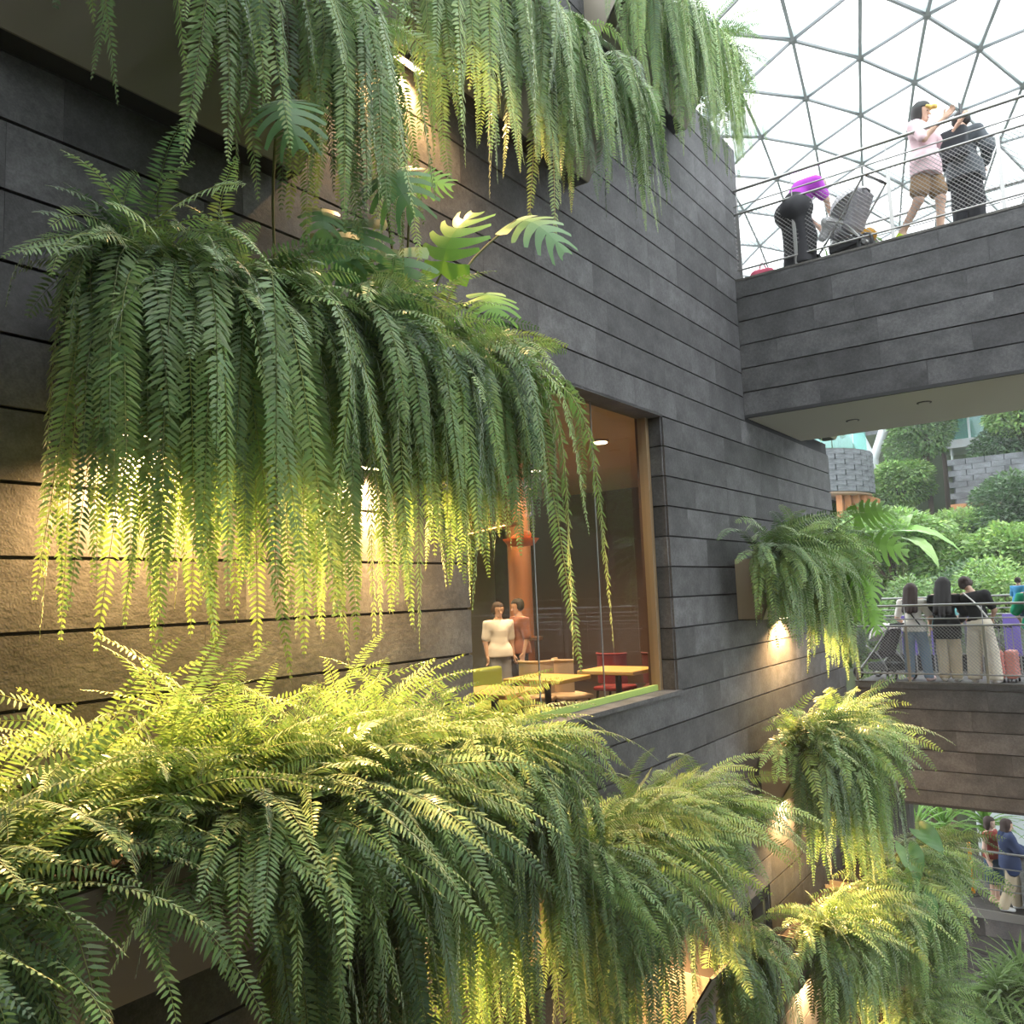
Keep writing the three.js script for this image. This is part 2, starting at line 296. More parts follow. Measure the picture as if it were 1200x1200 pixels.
// ------------------------------------------------------------ ferns
function frondGeo(L, th0, lam, half, n, seed, droop) { // lies in the x (out) / y (up) plane; th0 in degrees
  const f = rng(seed), pos = [], col = [], idx = [], K = 26, P = [V(0, 0, 0)], T = [];
  const bend = rr(-0.5, 0.5, f), end = droop > 0.25 ? rr(-92, -86, f) : rr(-86, -70, f); let az = 0;
  for (let k = 0; k < K; k++) {
    const s = (k + 0.5) / K, th = R(end + (th0 - end) * Math.exp(-Math.pow(s * L / lam, 1.35)) + rr(-2, 2, f)); az += bend * 0.05;
    const d = V(Math.cos(th) * Math.cos(az), Math.sin(th), Math.cos(th) * Math.sin(az)); T.push(d); P.push(P[k].clone().addScaledVector(d, L / K));
  }
  const at = (s) => { const q = Math.min(K - 0.001, s * K), k = Math.floor(q); return [P[k].clone().lerp(P[k + 1], q - k), T[k]]; };
  const tw0 = rr(-0.8, 0.8, f), tw1 = tw0 + rr(-0.9, 0.9, f), up = V(0, 1, 0);
  const v = (p, c) => { pos.push(p.x, p.y, p.z); col.push(c[0], c[1], c[2]); return pos.length / 3 - 1; };
  for (let i = 0; i < n; i++) {
    const s = 0.07 + 0.925 * (i + 0.3) / n, [c, t] = at(s);
    const S = V(0, 0, 1).applyAxisAngle(up, -az * s), sd = S.addScaledVector(t, -S.dot(t)).normalize().applyAxisAngle(t, tw0 + (tw1 - tw0) * s), nn = V().crossVectors(sd, t).normalize();
    const prof = Math.min(1, 0.5 + s * 2.4) * Math.pow(Math.max(0, 1 - Math.pow(s, 2.6)), 0.75), len0 = half * (0.06 + 0.94 * prof), w = L / n * rr(0.27, 0.36, f) * (0.6 + 0.4 * prof);
    for (const side of [-1, 1]) {
      if (f() < 0.03) continue;
      const len = len0 * rr(0.88, 1.08, f), fw = rr(0.18, 0.42, f) + s * 0.25, dr = droop * rr(0.5, 1.4, f), b = rr(0.82, 1.15, f), hue = rr(0.9, 1.18, f), cc = [b * hue, b, b * rr(0.85, 1.1, f)];
      const dir = sd.clone().multiplyScalar(side).addScaledVector(t, fw).addScaledVector(nn, rr(-0.25, 0.15, f)).normalize(), wd = t.clone().addScaledVector(dir, -t.dot(dir)).normalize();
      const pt = (u) => c.clone().addScaledVector(dir, len * u).addScaledVector(up, -dr * len * u * u);
      const a = v(pt(0), cc), m1 = pt(0.3), m2 = pt(0.7);
      const l1 = v(m1.clone().addScaledVector(wd, w), cc), r1 = v(m1.clone().addScaledVector(wd, -w), cc), l2 = v(m2.clone().addScaledVector(wd, w * 0.72), cc), r2 = v(m2.clone().addScaledVector(wd, -w * 0.72), cc), e = v(pt(1), [cc[0] * 1.12, cc[1] * 1.05, cc[2]]);
      idx.push(a, l1, r1, r1, l1, l2, r1, l2, r2, r2, l2, e);
    }
  }
  const rc = [1.3, 0.95, 0.6]; let prev = null;
  for (let k = 0; k <= K; k += 2) {
    const r = 0.0035 * (1 - 0.75 * k / K), t = T[Math.min(k, K - 1)], a = V(0, 0, 1), b = V().crossVectors(t, a).normalize(), ring = [];
    for (let q = 0; q < 3; q++) ring.push(v(P[k].clone().addScaledVector(a, r * Math.cos(q * 2.094)).addScaledVector(b, r * Math.sin(q * 2.094)), rc));
    if (prev) for (let q = 0; q < 3; q++) { const q2 = (q + 1) % 3; idx.push(prev[q], prev[q2], ring[q], ring[q], prev[q2], ring[q2]); }
    prev = ring;
  }
  const g = new THREE.BufferGeometry(); g.setAttribute('position', new THREE.Float32BufferAttribute(pos, 3)); g.setAttribute('color', new THREE.Float32BufferAttribute(col, 3)); g.setIndex(idx); g.computeVertexNormals(); return g;
}
const bank = {};
function frondOf(style, L, th, k, lod) {
  const key = [style, L, th, k, lod].join(); if (bank[key]) return bank[key];
  const hang = style === 'hang', seed = Math.round(L * 100) * 31 + th * 7 + k * 1009 + (hang ? 5 : style === 'tall' ? 9 : 0);
  const gap = lod ? 0.036 : hang ? 0.024 : 0.023;
  return bank[key] = frondGeo(L, th, hang ? 0.17 + 0.07 * k : L * (style === 'tall' ? [1.0, 1.35, 1.8] : [0.55, 0.85, 1.2])[k], (hang ? 0.076 : 0.09) * (lod ? 1.2 : 1), Math.round(L / gap), seed, hang ? 0.32 : 0.2);
}
const LENS = { hang: [0.7, 1.0, 1.3, 1.7], arch: [0.6, 0.85, 1.1], tall: [0.8, 1.15] }, ANG = { hang: [65, 40, 10], arch: [78, 60, 40, 15], tall: [80, 66, 52] };
const nearest = (list, x) => list.reduce((a, b) => Math.abs(b - x) < Math.abs(a - x) ? b : a);
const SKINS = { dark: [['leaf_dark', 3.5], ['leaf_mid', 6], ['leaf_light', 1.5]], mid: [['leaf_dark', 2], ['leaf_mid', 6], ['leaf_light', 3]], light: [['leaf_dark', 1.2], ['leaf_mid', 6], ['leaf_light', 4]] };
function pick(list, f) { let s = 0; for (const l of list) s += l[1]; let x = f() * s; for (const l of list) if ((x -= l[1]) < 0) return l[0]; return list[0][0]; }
// groups: [style, count, azimuth from, azimuth to (0 = straight out from the wall, + = towards the upper bridge), length from, to, skin, angle from, to]
let fernSeed = 100; const tmp = V();
function fern(name, label, pos, groups, spread = [0.13, 0.24], group) {
  const t = thing(name, label, 'fern', pos, 0, group), f = rng(++fernSeed), lod = pos[2] < -9.5, lean = -0.62 * Math.atan2(-pos[2], 3.84) * 57.3;
  part('root_crown', new THREE.SphereGeometry(0.07, 8, 6).scale(1, 0.6, 1.3), M.bark, t);
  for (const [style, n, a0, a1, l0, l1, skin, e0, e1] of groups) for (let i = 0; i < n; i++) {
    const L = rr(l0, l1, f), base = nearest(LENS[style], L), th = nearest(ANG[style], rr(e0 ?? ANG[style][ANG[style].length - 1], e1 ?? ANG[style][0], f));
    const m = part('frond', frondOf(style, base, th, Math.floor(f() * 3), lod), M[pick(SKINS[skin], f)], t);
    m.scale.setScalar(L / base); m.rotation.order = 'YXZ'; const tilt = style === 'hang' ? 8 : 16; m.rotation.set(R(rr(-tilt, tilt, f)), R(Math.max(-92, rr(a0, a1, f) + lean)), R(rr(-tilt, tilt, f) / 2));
    m.position.set(rr(-spread[0], spread[0], f), rr(-0.05, 0.06, f), rr(-spread[1], spread[1], f));
    for (let go = 0; go < 7; go++) { // turn a frond that would pass into the wall further out
      m.updateMatrix(); const q = m.geometry.attributes.position; let least = 9;
      for (let k = 0; k < q.count; k += 5) { tmp.fromBufferAttribute(q, k).applyMatrix4(m.matrix); least = Math.min(least, tmp.x + pos[0]); }
      if (least > 0.01) break; m.rotation.y *= 0.8; m.rotation.x *= 0.7; m.rotation.z *= 0.5; m.position.x += 0.02;
    }
  }
  return t;
}
const HN = 'hanging_fern', AN = 'arching_fern';
// high planters
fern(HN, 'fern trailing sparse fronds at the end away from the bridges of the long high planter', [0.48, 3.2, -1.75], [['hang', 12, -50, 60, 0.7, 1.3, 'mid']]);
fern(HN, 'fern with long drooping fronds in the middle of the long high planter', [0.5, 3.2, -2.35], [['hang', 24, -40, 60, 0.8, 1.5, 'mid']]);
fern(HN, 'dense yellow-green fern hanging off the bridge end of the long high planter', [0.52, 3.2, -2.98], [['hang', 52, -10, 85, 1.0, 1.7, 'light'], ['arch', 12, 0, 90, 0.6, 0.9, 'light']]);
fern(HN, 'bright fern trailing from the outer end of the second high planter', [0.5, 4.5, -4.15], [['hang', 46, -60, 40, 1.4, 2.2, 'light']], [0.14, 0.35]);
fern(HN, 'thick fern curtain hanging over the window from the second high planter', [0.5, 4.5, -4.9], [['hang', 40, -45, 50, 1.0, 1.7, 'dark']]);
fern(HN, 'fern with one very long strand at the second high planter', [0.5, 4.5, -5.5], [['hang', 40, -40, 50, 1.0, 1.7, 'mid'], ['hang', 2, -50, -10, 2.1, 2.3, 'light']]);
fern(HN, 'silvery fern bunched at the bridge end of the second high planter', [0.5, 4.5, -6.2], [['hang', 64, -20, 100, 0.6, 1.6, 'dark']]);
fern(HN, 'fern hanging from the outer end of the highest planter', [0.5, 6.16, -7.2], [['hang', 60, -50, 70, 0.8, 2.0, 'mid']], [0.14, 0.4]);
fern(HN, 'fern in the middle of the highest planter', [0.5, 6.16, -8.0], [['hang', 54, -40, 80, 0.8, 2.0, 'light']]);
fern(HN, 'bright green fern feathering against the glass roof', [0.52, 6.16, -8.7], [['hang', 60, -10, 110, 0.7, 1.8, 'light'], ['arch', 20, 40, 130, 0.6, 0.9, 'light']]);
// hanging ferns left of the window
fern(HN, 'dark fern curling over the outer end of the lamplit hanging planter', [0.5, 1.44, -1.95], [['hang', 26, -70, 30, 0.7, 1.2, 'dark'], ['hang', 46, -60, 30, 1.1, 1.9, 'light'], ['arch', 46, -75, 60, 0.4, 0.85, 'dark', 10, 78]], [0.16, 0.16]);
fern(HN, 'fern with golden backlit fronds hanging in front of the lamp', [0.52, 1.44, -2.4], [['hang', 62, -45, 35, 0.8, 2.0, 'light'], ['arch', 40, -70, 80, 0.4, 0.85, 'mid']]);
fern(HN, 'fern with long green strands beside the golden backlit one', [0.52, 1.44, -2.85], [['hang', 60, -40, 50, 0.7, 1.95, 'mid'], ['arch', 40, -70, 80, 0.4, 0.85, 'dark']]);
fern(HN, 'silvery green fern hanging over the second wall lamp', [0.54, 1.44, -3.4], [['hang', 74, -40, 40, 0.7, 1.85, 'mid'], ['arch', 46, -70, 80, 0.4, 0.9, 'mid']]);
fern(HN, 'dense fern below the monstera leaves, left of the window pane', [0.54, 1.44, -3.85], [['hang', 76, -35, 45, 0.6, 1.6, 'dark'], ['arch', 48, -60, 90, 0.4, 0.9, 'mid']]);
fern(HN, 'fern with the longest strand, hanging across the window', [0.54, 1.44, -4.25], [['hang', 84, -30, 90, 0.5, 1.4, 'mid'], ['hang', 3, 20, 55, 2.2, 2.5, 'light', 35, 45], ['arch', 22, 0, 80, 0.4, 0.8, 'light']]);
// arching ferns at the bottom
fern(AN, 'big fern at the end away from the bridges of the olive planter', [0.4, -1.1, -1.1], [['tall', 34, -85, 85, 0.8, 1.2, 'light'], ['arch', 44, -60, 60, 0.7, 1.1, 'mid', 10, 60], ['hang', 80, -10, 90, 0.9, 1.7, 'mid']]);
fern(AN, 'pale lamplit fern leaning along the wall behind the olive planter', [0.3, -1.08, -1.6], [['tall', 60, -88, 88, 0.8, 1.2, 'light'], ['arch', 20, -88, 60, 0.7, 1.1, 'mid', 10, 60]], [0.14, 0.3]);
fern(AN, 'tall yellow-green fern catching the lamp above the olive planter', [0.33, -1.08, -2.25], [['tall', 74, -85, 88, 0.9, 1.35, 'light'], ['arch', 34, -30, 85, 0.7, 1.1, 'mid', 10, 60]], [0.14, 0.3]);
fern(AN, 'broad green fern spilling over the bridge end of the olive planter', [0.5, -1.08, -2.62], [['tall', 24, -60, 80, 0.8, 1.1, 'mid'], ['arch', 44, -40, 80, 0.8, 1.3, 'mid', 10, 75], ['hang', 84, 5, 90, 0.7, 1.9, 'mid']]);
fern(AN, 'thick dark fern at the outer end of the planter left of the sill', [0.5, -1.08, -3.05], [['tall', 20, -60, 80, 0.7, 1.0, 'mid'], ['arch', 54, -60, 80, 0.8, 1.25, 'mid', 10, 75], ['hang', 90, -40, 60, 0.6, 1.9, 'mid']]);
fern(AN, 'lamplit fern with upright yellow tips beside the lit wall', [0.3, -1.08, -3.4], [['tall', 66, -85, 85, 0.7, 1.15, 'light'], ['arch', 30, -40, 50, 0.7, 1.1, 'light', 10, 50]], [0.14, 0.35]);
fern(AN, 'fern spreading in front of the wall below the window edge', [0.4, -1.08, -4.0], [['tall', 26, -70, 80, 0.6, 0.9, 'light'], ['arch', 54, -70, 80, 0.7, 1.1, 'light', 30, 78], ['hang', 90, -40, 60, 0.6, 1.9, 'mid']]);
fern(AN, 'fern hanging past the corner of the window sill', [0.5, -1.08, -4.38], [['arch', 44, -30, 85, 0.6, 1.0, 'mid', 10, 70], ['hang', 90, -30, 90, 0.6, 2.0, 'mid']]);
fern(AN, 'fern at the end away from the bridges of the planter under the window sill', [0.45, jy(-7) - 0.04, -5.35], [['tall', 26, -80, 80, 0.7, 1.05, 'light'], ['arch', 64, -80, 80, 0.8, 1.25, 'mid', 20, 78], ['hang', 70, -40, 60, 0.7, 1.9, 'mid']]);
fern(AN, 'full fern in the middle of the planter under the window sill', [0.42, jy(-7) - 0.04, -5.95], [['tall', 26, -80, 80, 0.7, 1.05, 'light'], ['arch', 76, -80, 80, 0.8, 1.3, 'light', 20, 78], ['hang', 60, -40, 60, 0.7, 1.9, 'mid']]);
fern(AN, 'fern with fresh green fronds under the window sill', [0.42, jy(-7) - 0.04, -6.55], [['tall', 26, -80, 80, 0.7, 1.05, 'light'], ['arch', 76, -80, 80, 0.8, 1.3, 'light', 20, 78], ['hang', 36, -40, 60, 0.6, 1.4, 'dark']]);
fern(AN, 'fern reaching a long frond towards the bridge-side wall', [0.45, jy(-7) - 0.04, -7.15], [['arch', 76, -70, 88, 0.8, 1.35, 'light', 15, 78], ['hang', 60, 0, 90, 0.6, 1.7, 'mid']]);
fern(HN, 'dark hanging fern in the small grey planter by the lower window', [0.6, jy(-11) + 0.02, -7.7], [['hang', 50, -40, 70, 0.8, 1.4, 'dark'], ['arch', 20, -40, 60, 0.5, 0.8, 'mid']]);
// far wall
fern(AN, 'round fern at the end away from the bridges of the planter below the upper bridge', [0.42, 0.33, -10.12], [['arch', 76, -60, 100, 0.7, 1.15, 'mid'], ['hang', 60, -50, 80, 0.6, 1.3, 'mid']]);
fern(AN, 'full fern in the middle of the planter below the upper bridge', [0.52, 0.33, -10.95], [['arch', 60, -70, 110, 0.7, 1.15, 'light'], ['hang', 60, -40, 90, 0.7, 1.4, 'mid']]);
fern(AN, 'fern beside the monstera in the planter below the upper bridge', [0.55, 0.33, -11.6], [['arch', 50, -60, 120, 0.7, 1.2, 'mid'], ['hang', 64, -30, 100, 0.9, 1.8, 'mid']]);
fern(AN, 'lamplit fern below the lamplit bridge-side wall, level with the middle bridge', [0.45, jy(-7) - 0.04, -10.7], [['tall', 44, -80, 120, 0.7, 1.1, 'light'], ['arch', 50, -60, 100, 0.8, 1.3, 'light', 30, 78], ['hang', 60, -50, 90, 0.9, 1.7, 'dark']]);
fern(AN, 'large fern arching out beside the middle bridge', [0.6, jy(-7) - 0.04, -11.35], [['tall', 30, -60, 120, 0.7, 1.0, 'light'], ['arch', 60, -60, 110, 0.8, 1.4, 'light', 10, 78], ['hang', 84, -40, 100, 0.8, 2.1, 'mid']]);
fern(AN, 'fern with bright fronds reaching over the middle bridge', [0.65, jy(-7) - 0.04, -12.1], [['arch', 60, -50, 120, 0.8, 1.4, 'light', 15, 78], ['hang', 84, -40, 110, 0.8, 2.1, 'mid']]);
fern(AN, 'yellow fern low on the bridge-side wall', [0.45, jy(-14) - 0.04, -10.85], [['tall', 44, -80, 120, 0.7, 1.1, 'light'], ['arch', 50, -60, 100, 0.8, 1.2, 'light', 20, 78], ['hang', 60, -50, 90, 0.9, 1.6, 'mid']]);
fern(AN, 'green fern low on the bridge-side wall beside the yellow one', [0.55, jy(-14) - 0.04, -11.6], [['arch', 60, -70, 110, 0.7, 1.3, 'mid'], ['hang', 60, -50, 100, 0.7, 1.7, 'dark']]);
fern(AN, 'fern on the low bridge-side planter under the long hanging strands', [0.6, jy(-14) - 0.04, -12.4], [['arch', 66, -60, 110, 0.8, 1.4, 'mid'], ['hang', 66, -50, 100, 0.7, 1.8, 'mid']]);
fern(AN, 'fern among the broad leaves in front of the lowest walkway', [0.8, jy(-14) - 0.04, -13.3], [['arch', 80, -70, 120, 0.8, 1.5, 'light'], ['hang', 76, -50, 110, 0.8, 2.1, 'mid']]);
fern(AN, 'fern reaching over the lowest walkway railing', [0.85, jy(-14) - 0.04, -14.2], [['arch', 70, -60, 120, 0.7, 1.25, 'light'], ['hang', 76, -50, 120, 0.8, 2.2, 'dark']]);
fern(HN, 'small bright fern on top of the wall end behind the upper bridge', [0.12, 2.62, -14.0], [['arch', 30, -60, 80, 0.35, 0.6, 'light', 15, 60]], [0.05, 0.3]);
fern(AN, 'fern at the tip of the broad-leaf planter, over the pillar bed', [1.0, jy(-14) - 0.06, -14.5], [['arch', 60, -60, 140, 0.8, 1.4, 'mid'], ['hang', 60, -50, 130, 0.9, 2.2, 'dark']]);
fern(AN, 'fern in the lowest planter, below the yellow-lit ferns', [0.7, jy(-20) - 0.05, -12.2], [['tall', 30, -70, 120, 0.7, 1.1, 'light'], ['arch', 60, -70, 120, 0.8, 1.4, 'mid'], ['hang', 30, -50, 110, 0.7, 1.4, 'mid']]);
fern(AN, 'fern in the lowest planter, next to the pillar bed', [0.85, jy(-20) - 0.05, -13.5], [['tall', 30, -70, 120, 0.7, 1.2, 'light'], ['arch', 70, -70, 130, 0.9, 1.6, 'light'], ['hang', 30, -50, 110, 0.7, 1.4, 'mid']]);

// ------------------------------------------------------------ the place around: walkway of the camera, building behind, ground, room behind the window
{
  const g = struct('floor', 'dark paved ground floor far below the bridges', 'floor');
  part('paving', box(-30, 40, -14.3, -14, 30, -70), M.deck, g);
  const b = struct('wall_back', 'stone-clad building front behind the viewpoint', 'wall');
  part('wall_core', box(-0.3, 16, -14, 7.5, 2.6, 3.0), stones[1], b);
  const w = struct('wall_right', 'stone-clad building front across the walkway from the planters', 'wall');
  part('wall_core', box(9, 9.4, -14, 6.4, 2.6, -9), stones[1], w);
  const d = thing('near_walkway', 'walkway deck at the viewpoint', 'walkway');
  part('deck', box(2.9, 8.95, -1.85, -1.65, 2.55, -0.5), M.deck, d);
  const o = thing('added_overhead_bridge', 'unseen footbridge added overhead behind the viewpoint, shading the left wall', 'bridge'); part('slab', box(0.05, 8.95, 3.5, 5.3, 2.55, -0.2), M.soffit, o); part('cladding', box(0.05, 8.95, 3.5, 5.3, -0.17, -0.2), stones[1], o);  // unseen bridge, assumed and added to darken the left wall
}
{ // dining room behind the window
  const w = struct('wall_room', 'walls, floor and ceiling of the dining room behind the window', 'room');
  std('timber', [0.12, 0.066, 0.04], 0.55, 0, {}); std('plaster', [0.45, 0.37, 0.27], 0.85); std('room_floor', [0.07, 0.05, 0.04], 0.4); std('pale_green', [0.33, 0.33, 0.24], 0.7);
  part('room_floor', box(-7.2, -0.28, -1.95, -1.75, -2.6, -14.6), M.room_floor, w);
  part('room_ceiling', box(-7.2, -0.28, 2.05, 2.25, -2.6, -14.6), M.plaster, w);
  part('side_wall', box(-7.4, -7.2, -1.95, 2.25, -2.4, -14.8), M.pale_green, w);
  part('near_wall', box(-7.2, -0.28, -1.95, 2.25, -2.4, -2.6), M.timber, w);
  for (let k = 0; k < 12; k++) part('timber_panel', box(-7.2 + k * 0.577, -7.2 + k * 0.577 + 0.57, -1.75, 2.05, -14.5 - 0.01 * (k % 2), -14.75), M.timber, w);
  part('front_wall_lining', [box(-0.34, -0.28, -1.95, 2.25, -2.6, WZ0 - 0.0), box(-0.34, -0.28, -1.95, 2.25, WZ1, -14.6), box(-0.34, -0.28, -1.95, WY0 - 0.06, WZ0, WZ1)], M.timber, w);
  // window: frame, three panes, green channel
  const win = struct('window_1', 'tall three-pane restaurant window with a brass-coloured post and lime bottom channel', 'window');
  std('brass', [0.42, 0.3, 0.17], 0.4, 0.5); std('lime', [0.32, 0.45, 0.10], 0.6);
  part('post', box(-0.26, -0.16, WY0, WY1, WZ1 + 0.03, WZ1 + 0.1), M.brass, win);
  part('post', box(-0.26, -0.16, WY0, WY1, WZ0 - 0.02, WZ0 - 0.07), M.brass, win);
  part('bottom_channel', box(-0.235, -0.185, WY0 + 0.012, WY0 + 0.07, WZ0 - 0.07, WZ1 + 0.1), M.lime, win);
  const n = 3, z0 = WZ0 - 0.07, z1 = WZ1 + 0.1;
  for (let k = 0; k < n; k++) { const a = z0 + (z1 - z0) * k / n - 0.004, b = z0 + (z1 - z0) * (k + 1) / n + 0.004; const p = part('pane', new THREE.PlaneGeometry(a - b, WY1 - WY0 - 0.07), M.window_glass, win); p.rotation.y = Math.PI / 2; p.position.set(-0.21, (WY0 + WY1) / 2 + 0.035, (a + b) / 2); }
  for (let k = 1; k < n; k++) part('glass_joint', box(-0.215, -0.205, WY0 + 0.07, WY1, z0 + (z1 - z0) * k / n - 0.006, z0 + (z1 - z0) * k / n + 0.006), M.steel, win);
  const lw = struct('window_2', 'lower window beside the stone jamb with a grey post', 'window');
  part('post', box(-0.2, -0.06, -7, LWT, LW1 + 0.04, LW1 + 0.12), M.steel, lw);
  part('pane', new THREE.PlaneGeometry(LW0 - LW1 - 0.12, LWT + 7), M.window_glass, lw).position.set(-0.15, (LWT - 7) / 2, (LW0 + LW1) / 2 + 0.06); lw.children.at(-1).rotation.y = Math.PI / 2;
  part('back_panel', box(-1.3, -1.2, -7, LWT, -4, -12), M.timber, lw); part('head_panel', box(-1.3, -0.28, LWT, LWT + 0.1, -4, -12), M.timber, lw); part('end_panel', box(-1.3, -0.28, -7, LWT, -12, -12.1), M.timber, lw); part('end_panel', box(-1.3, -0.28, -7, LWT, -3.9, -4), M.timber, lw);
}
for (const [x, z] of [[-1.6, -7.6], [-1.6, -9.6], [-3.6, -8.6], [-3.6, -11], [-5.4, -10], [-1.8, -12.2]]) {
  const l = thing('ceiling_light', 'round warm ceiling light inside the dining room', 'light', [x, 2.05, z], 0, 'ceiling lights of the dining room');
  part('ring', new THREE.CylinderGeometry(0.12, 0.12, 0.03, 20).translate(0, -0.015, 0), M.brass, l);
  part('lens', new THREE.CylinderGeometry(0.095, 0.095, 0.012, 20).translate(0, -0.034, 0), M.ceiling_lens, l);
  const s = new THREE.SpotLight(new THREE.Color().setRGB(1, 0.72, 0.42), 10, 0, R(75), 0.8, 2); s.position.set(0, -0.06, 0); s.target.position.set(0, -1, 0); s.castShadow = true; s.shadow.radius = 4; l.add(s, s.target);
}

// ------------------------------------------------------------ broad-leaved plants
function monsteraGeo(L, seed, cup = 0.12, lobes = 7) { // blade in the x (length) / z plane, stalk end at the origin, tip at x = L
  const f = rng(seed), pos = [], col = [], idx = [], v = (x, z, b = 1) => { const y = -cup * L * Math.pow(Math.abs(z) / L, 1.4) * 2 + 0.10 * L * Math.sin(x / L * Math.PI) - 0.28 * L * Math.pow(Math.max(0, x / L), 2); pos.push(x, y, z); col.push(b, b, b); return pos.length / 3 - 1; };
  const halfW = (t) => L * 0.52 * Math.pow(Math.sin(Math.PI * Math.min(1, Math.pow(0.10 + t * 0.9, 0.75))), 0.8);
  for (const s of [-1, 1]) for (let k = 0; k < lobes; k++) {
    const t0 = k / lobes, t1 = (k + 1) / lobes, tm = (t0 + t1) / 2, w = halfW(tm) * rr(0.92, 1.06, f), sweep = 0.30 * L * (0.35 + tm), b = rr(0.88, 1.1, f), n = 6, cut = k === 0 ? 0.15 : 0.36; let prev = null;
    for (let i = 0; i <= n; i++) {
      const u = i / n, open = Math.max(0, (u - 0.38) / 0.62), sh = Math.pow(open, 0.5) * cut, back = k === 0 ? -0.22 * L * u : 0;
      const xa = L * (t0 + (t1 - t0) * sh * 0.5) + sweep * u * u * (k < lobes - 1 ? 0.8 : 0.3) + back, xb = L * (t1 - (t1 - t0) * sh * 0.5 - (u === 1 ? (t1 - t0) * 0.12 : 0)) + sweep * u * u * (k < lobes - 1 ? 0.8 : 0.3) + back * 0.3;
      const z = s * w * u, q = [v(xa, z * (u > 0.9 ? 0.97 : 1), b), v((xa + xb) / 2, z * (i === n ? 1.05 : 1), b * 1.03), v(xb, z * (u > 0.9 ? 0.97 : 1), b)];
      if (prev) for (let j = 0; j < 2; j++) idx.push(prev[j], prev[j + 1], q[j], q[j], prev[j + 1], q[j + 1]);
      prev = q;
    }
  }
  const g = new THREE.BufferGeometry(); g.setAttribute('position', new THREE.Float32BufferAttribute(pos, 3)); g.setAttribute('color', new THREE.Float32BufferAttribute(col, 3)); g.setIndex(idx); g.computeVertexNormals(); return g;
}
function heartGeo(L, seed, slim = 0.42) { // undivided broad leaf
  const pos = [], col = [], idx = [], n = 12, m = 6, f = rng(seed);
  for (let i = 0; i <= n; i++) { const t = i / n, w = L * slim * Math.pow(Math.sin(Math.PI * Math.pow(0.06 + t * 0.94, 0.62)), 0.85); for (let j = 0; j <= m; j++) { const u = j / m * 2 - 1, x = L * (t - 0.18 * (1 - t) * (1 - t) * Math.abs(u) * 1.6), rip = 0.012 * L * Math.sin(t * 26 + Math.abs(u) * 5); pos.push(x, 0.1 * L * Math.sin(t * Math.PI) - 0.3 * L * t * t + Math.abs(u) * w * 0.22 + rip, u * w); const b = rr(0.93, 1.07, f); col.push(b, b, b); } }
  for (let i = 0; i < n; i++) for (let j = 0; j < m; j++) { const a = i * (m + 1) + j, b = a + m + 1; idx.push(a, a + 1, b, b, a + 1, b + 1); }
  const g = new THREE.BufferGeometry(); g.setAttribute('position', new THREE.Float32BufferAttribute(pos, 3)); g.setAttribute('color', new THREE.Float32BufferAttribute(col, 3)); g.setIndex(idx); g.computeVertexNormals(); return g;
}
// leaves: [x, y, z of the blade's stalk end, azimuth, pitch, roll, length, material]
function broadPlant(name, label, base, leaves, kind = 'monstera', cat = 'plant') {
  const t = thing(name, label, cat, base); let k = 0;
  for (const [x, y, z, az, pitch, roll, L, mat] of leaves) {
    const p = V(x - base[0], y - base[1], z - base[2]), lf = part('leaf', kind === 'monstera' ? monsteraGeo(L, 50 + k, 0.12, k % 2 ? 6 : 7) : heartGeo(L, 80 + k, kind === 'banana' ? 0.2 : 0.4), M[mat], t); k++;
    lf.position.copy(p); lf.rotation.order = 'YZX'; lf.rotation.set(R(roll), R(az), R(pitch));
    const mid = p.clone().multiplyScalar(0.55); mid.y += 0.10 * p.length(); mid.x -= 0.04;
    part('leaf_stalk', tube([V(0, -0.04, 0), mid, p], 0.008, 10, 5), M.stem, t);
  }
  return t;
}
broadPlant('monstera', 'monstera with a silvery split leaf raised against the dark wall', [0.4, 1.42, -2.72], [[0.7, 2.5, -2.5, -20, -48, 25, 0.36, 'leaf_broad'], [0.6, 2.0, -2.95, -30, -62, 10, 0.32, 'leaf_broad']]);
broadPlant('monstera', 'large monstera with bright and silvery leaves above the window corner', [0.42, 1.42, -3.75], [[0.7, 2.42, -3.22, -20, -42, 35, 0.42, 'leaf_broad'], [0.62, 2.02, -3.8, 20, 70, 75, 0.46, 'leaf_lime'], [0.62, 2.5, -3.55, 10, -5, 70, 0.24, 'leaf_lime'], [0.75, 2.56, -4.45, 5, -30, 42, 0.42, 'leaf_broad'], [0.6, 2.12, -3.1, -50, -70, 0, 0.44, 'leaf_broad'], [0.62, 2.05, -3.42, -40, -72, 10, 0.42, 'leaf_broad'], [0.66, 2.0, -4.2, -30, -50, 10, 0.34, 'leaf_lime'], [0.6, 2.1, -2.85, -30, -60, 0, 0.24, 'leaf_broad']]);
broadPlant('monstera', 'bright green monstera standing out against the far garden', [0.5, 0.32, -12.0], [[0.85, 0.95, -12.6, 20, 12, 60, 0.55, 'leaf_lime'], [0.95, 0.55, -12.7, 10, -8, 62, 0.55, 'leaf_lime'], [0.75, 0.72, -11.9, -60, -45, 20, 0.5, 'leaf_lime'], [0.95, 0.15, -12.4, -40, -60, 10, 0.45, 'leaf_lime'], [0.85, -0.05, -12.2, -60, -66, 0, 0.45, 'leaf_lime'], [0.95, 0.45, -11.8, -70, -50, 0, 0.5, 'leaf_lime'], [0.95, -0.35, -12.5, -30, -60, 20, 0.38, 'leaf_lime']]);
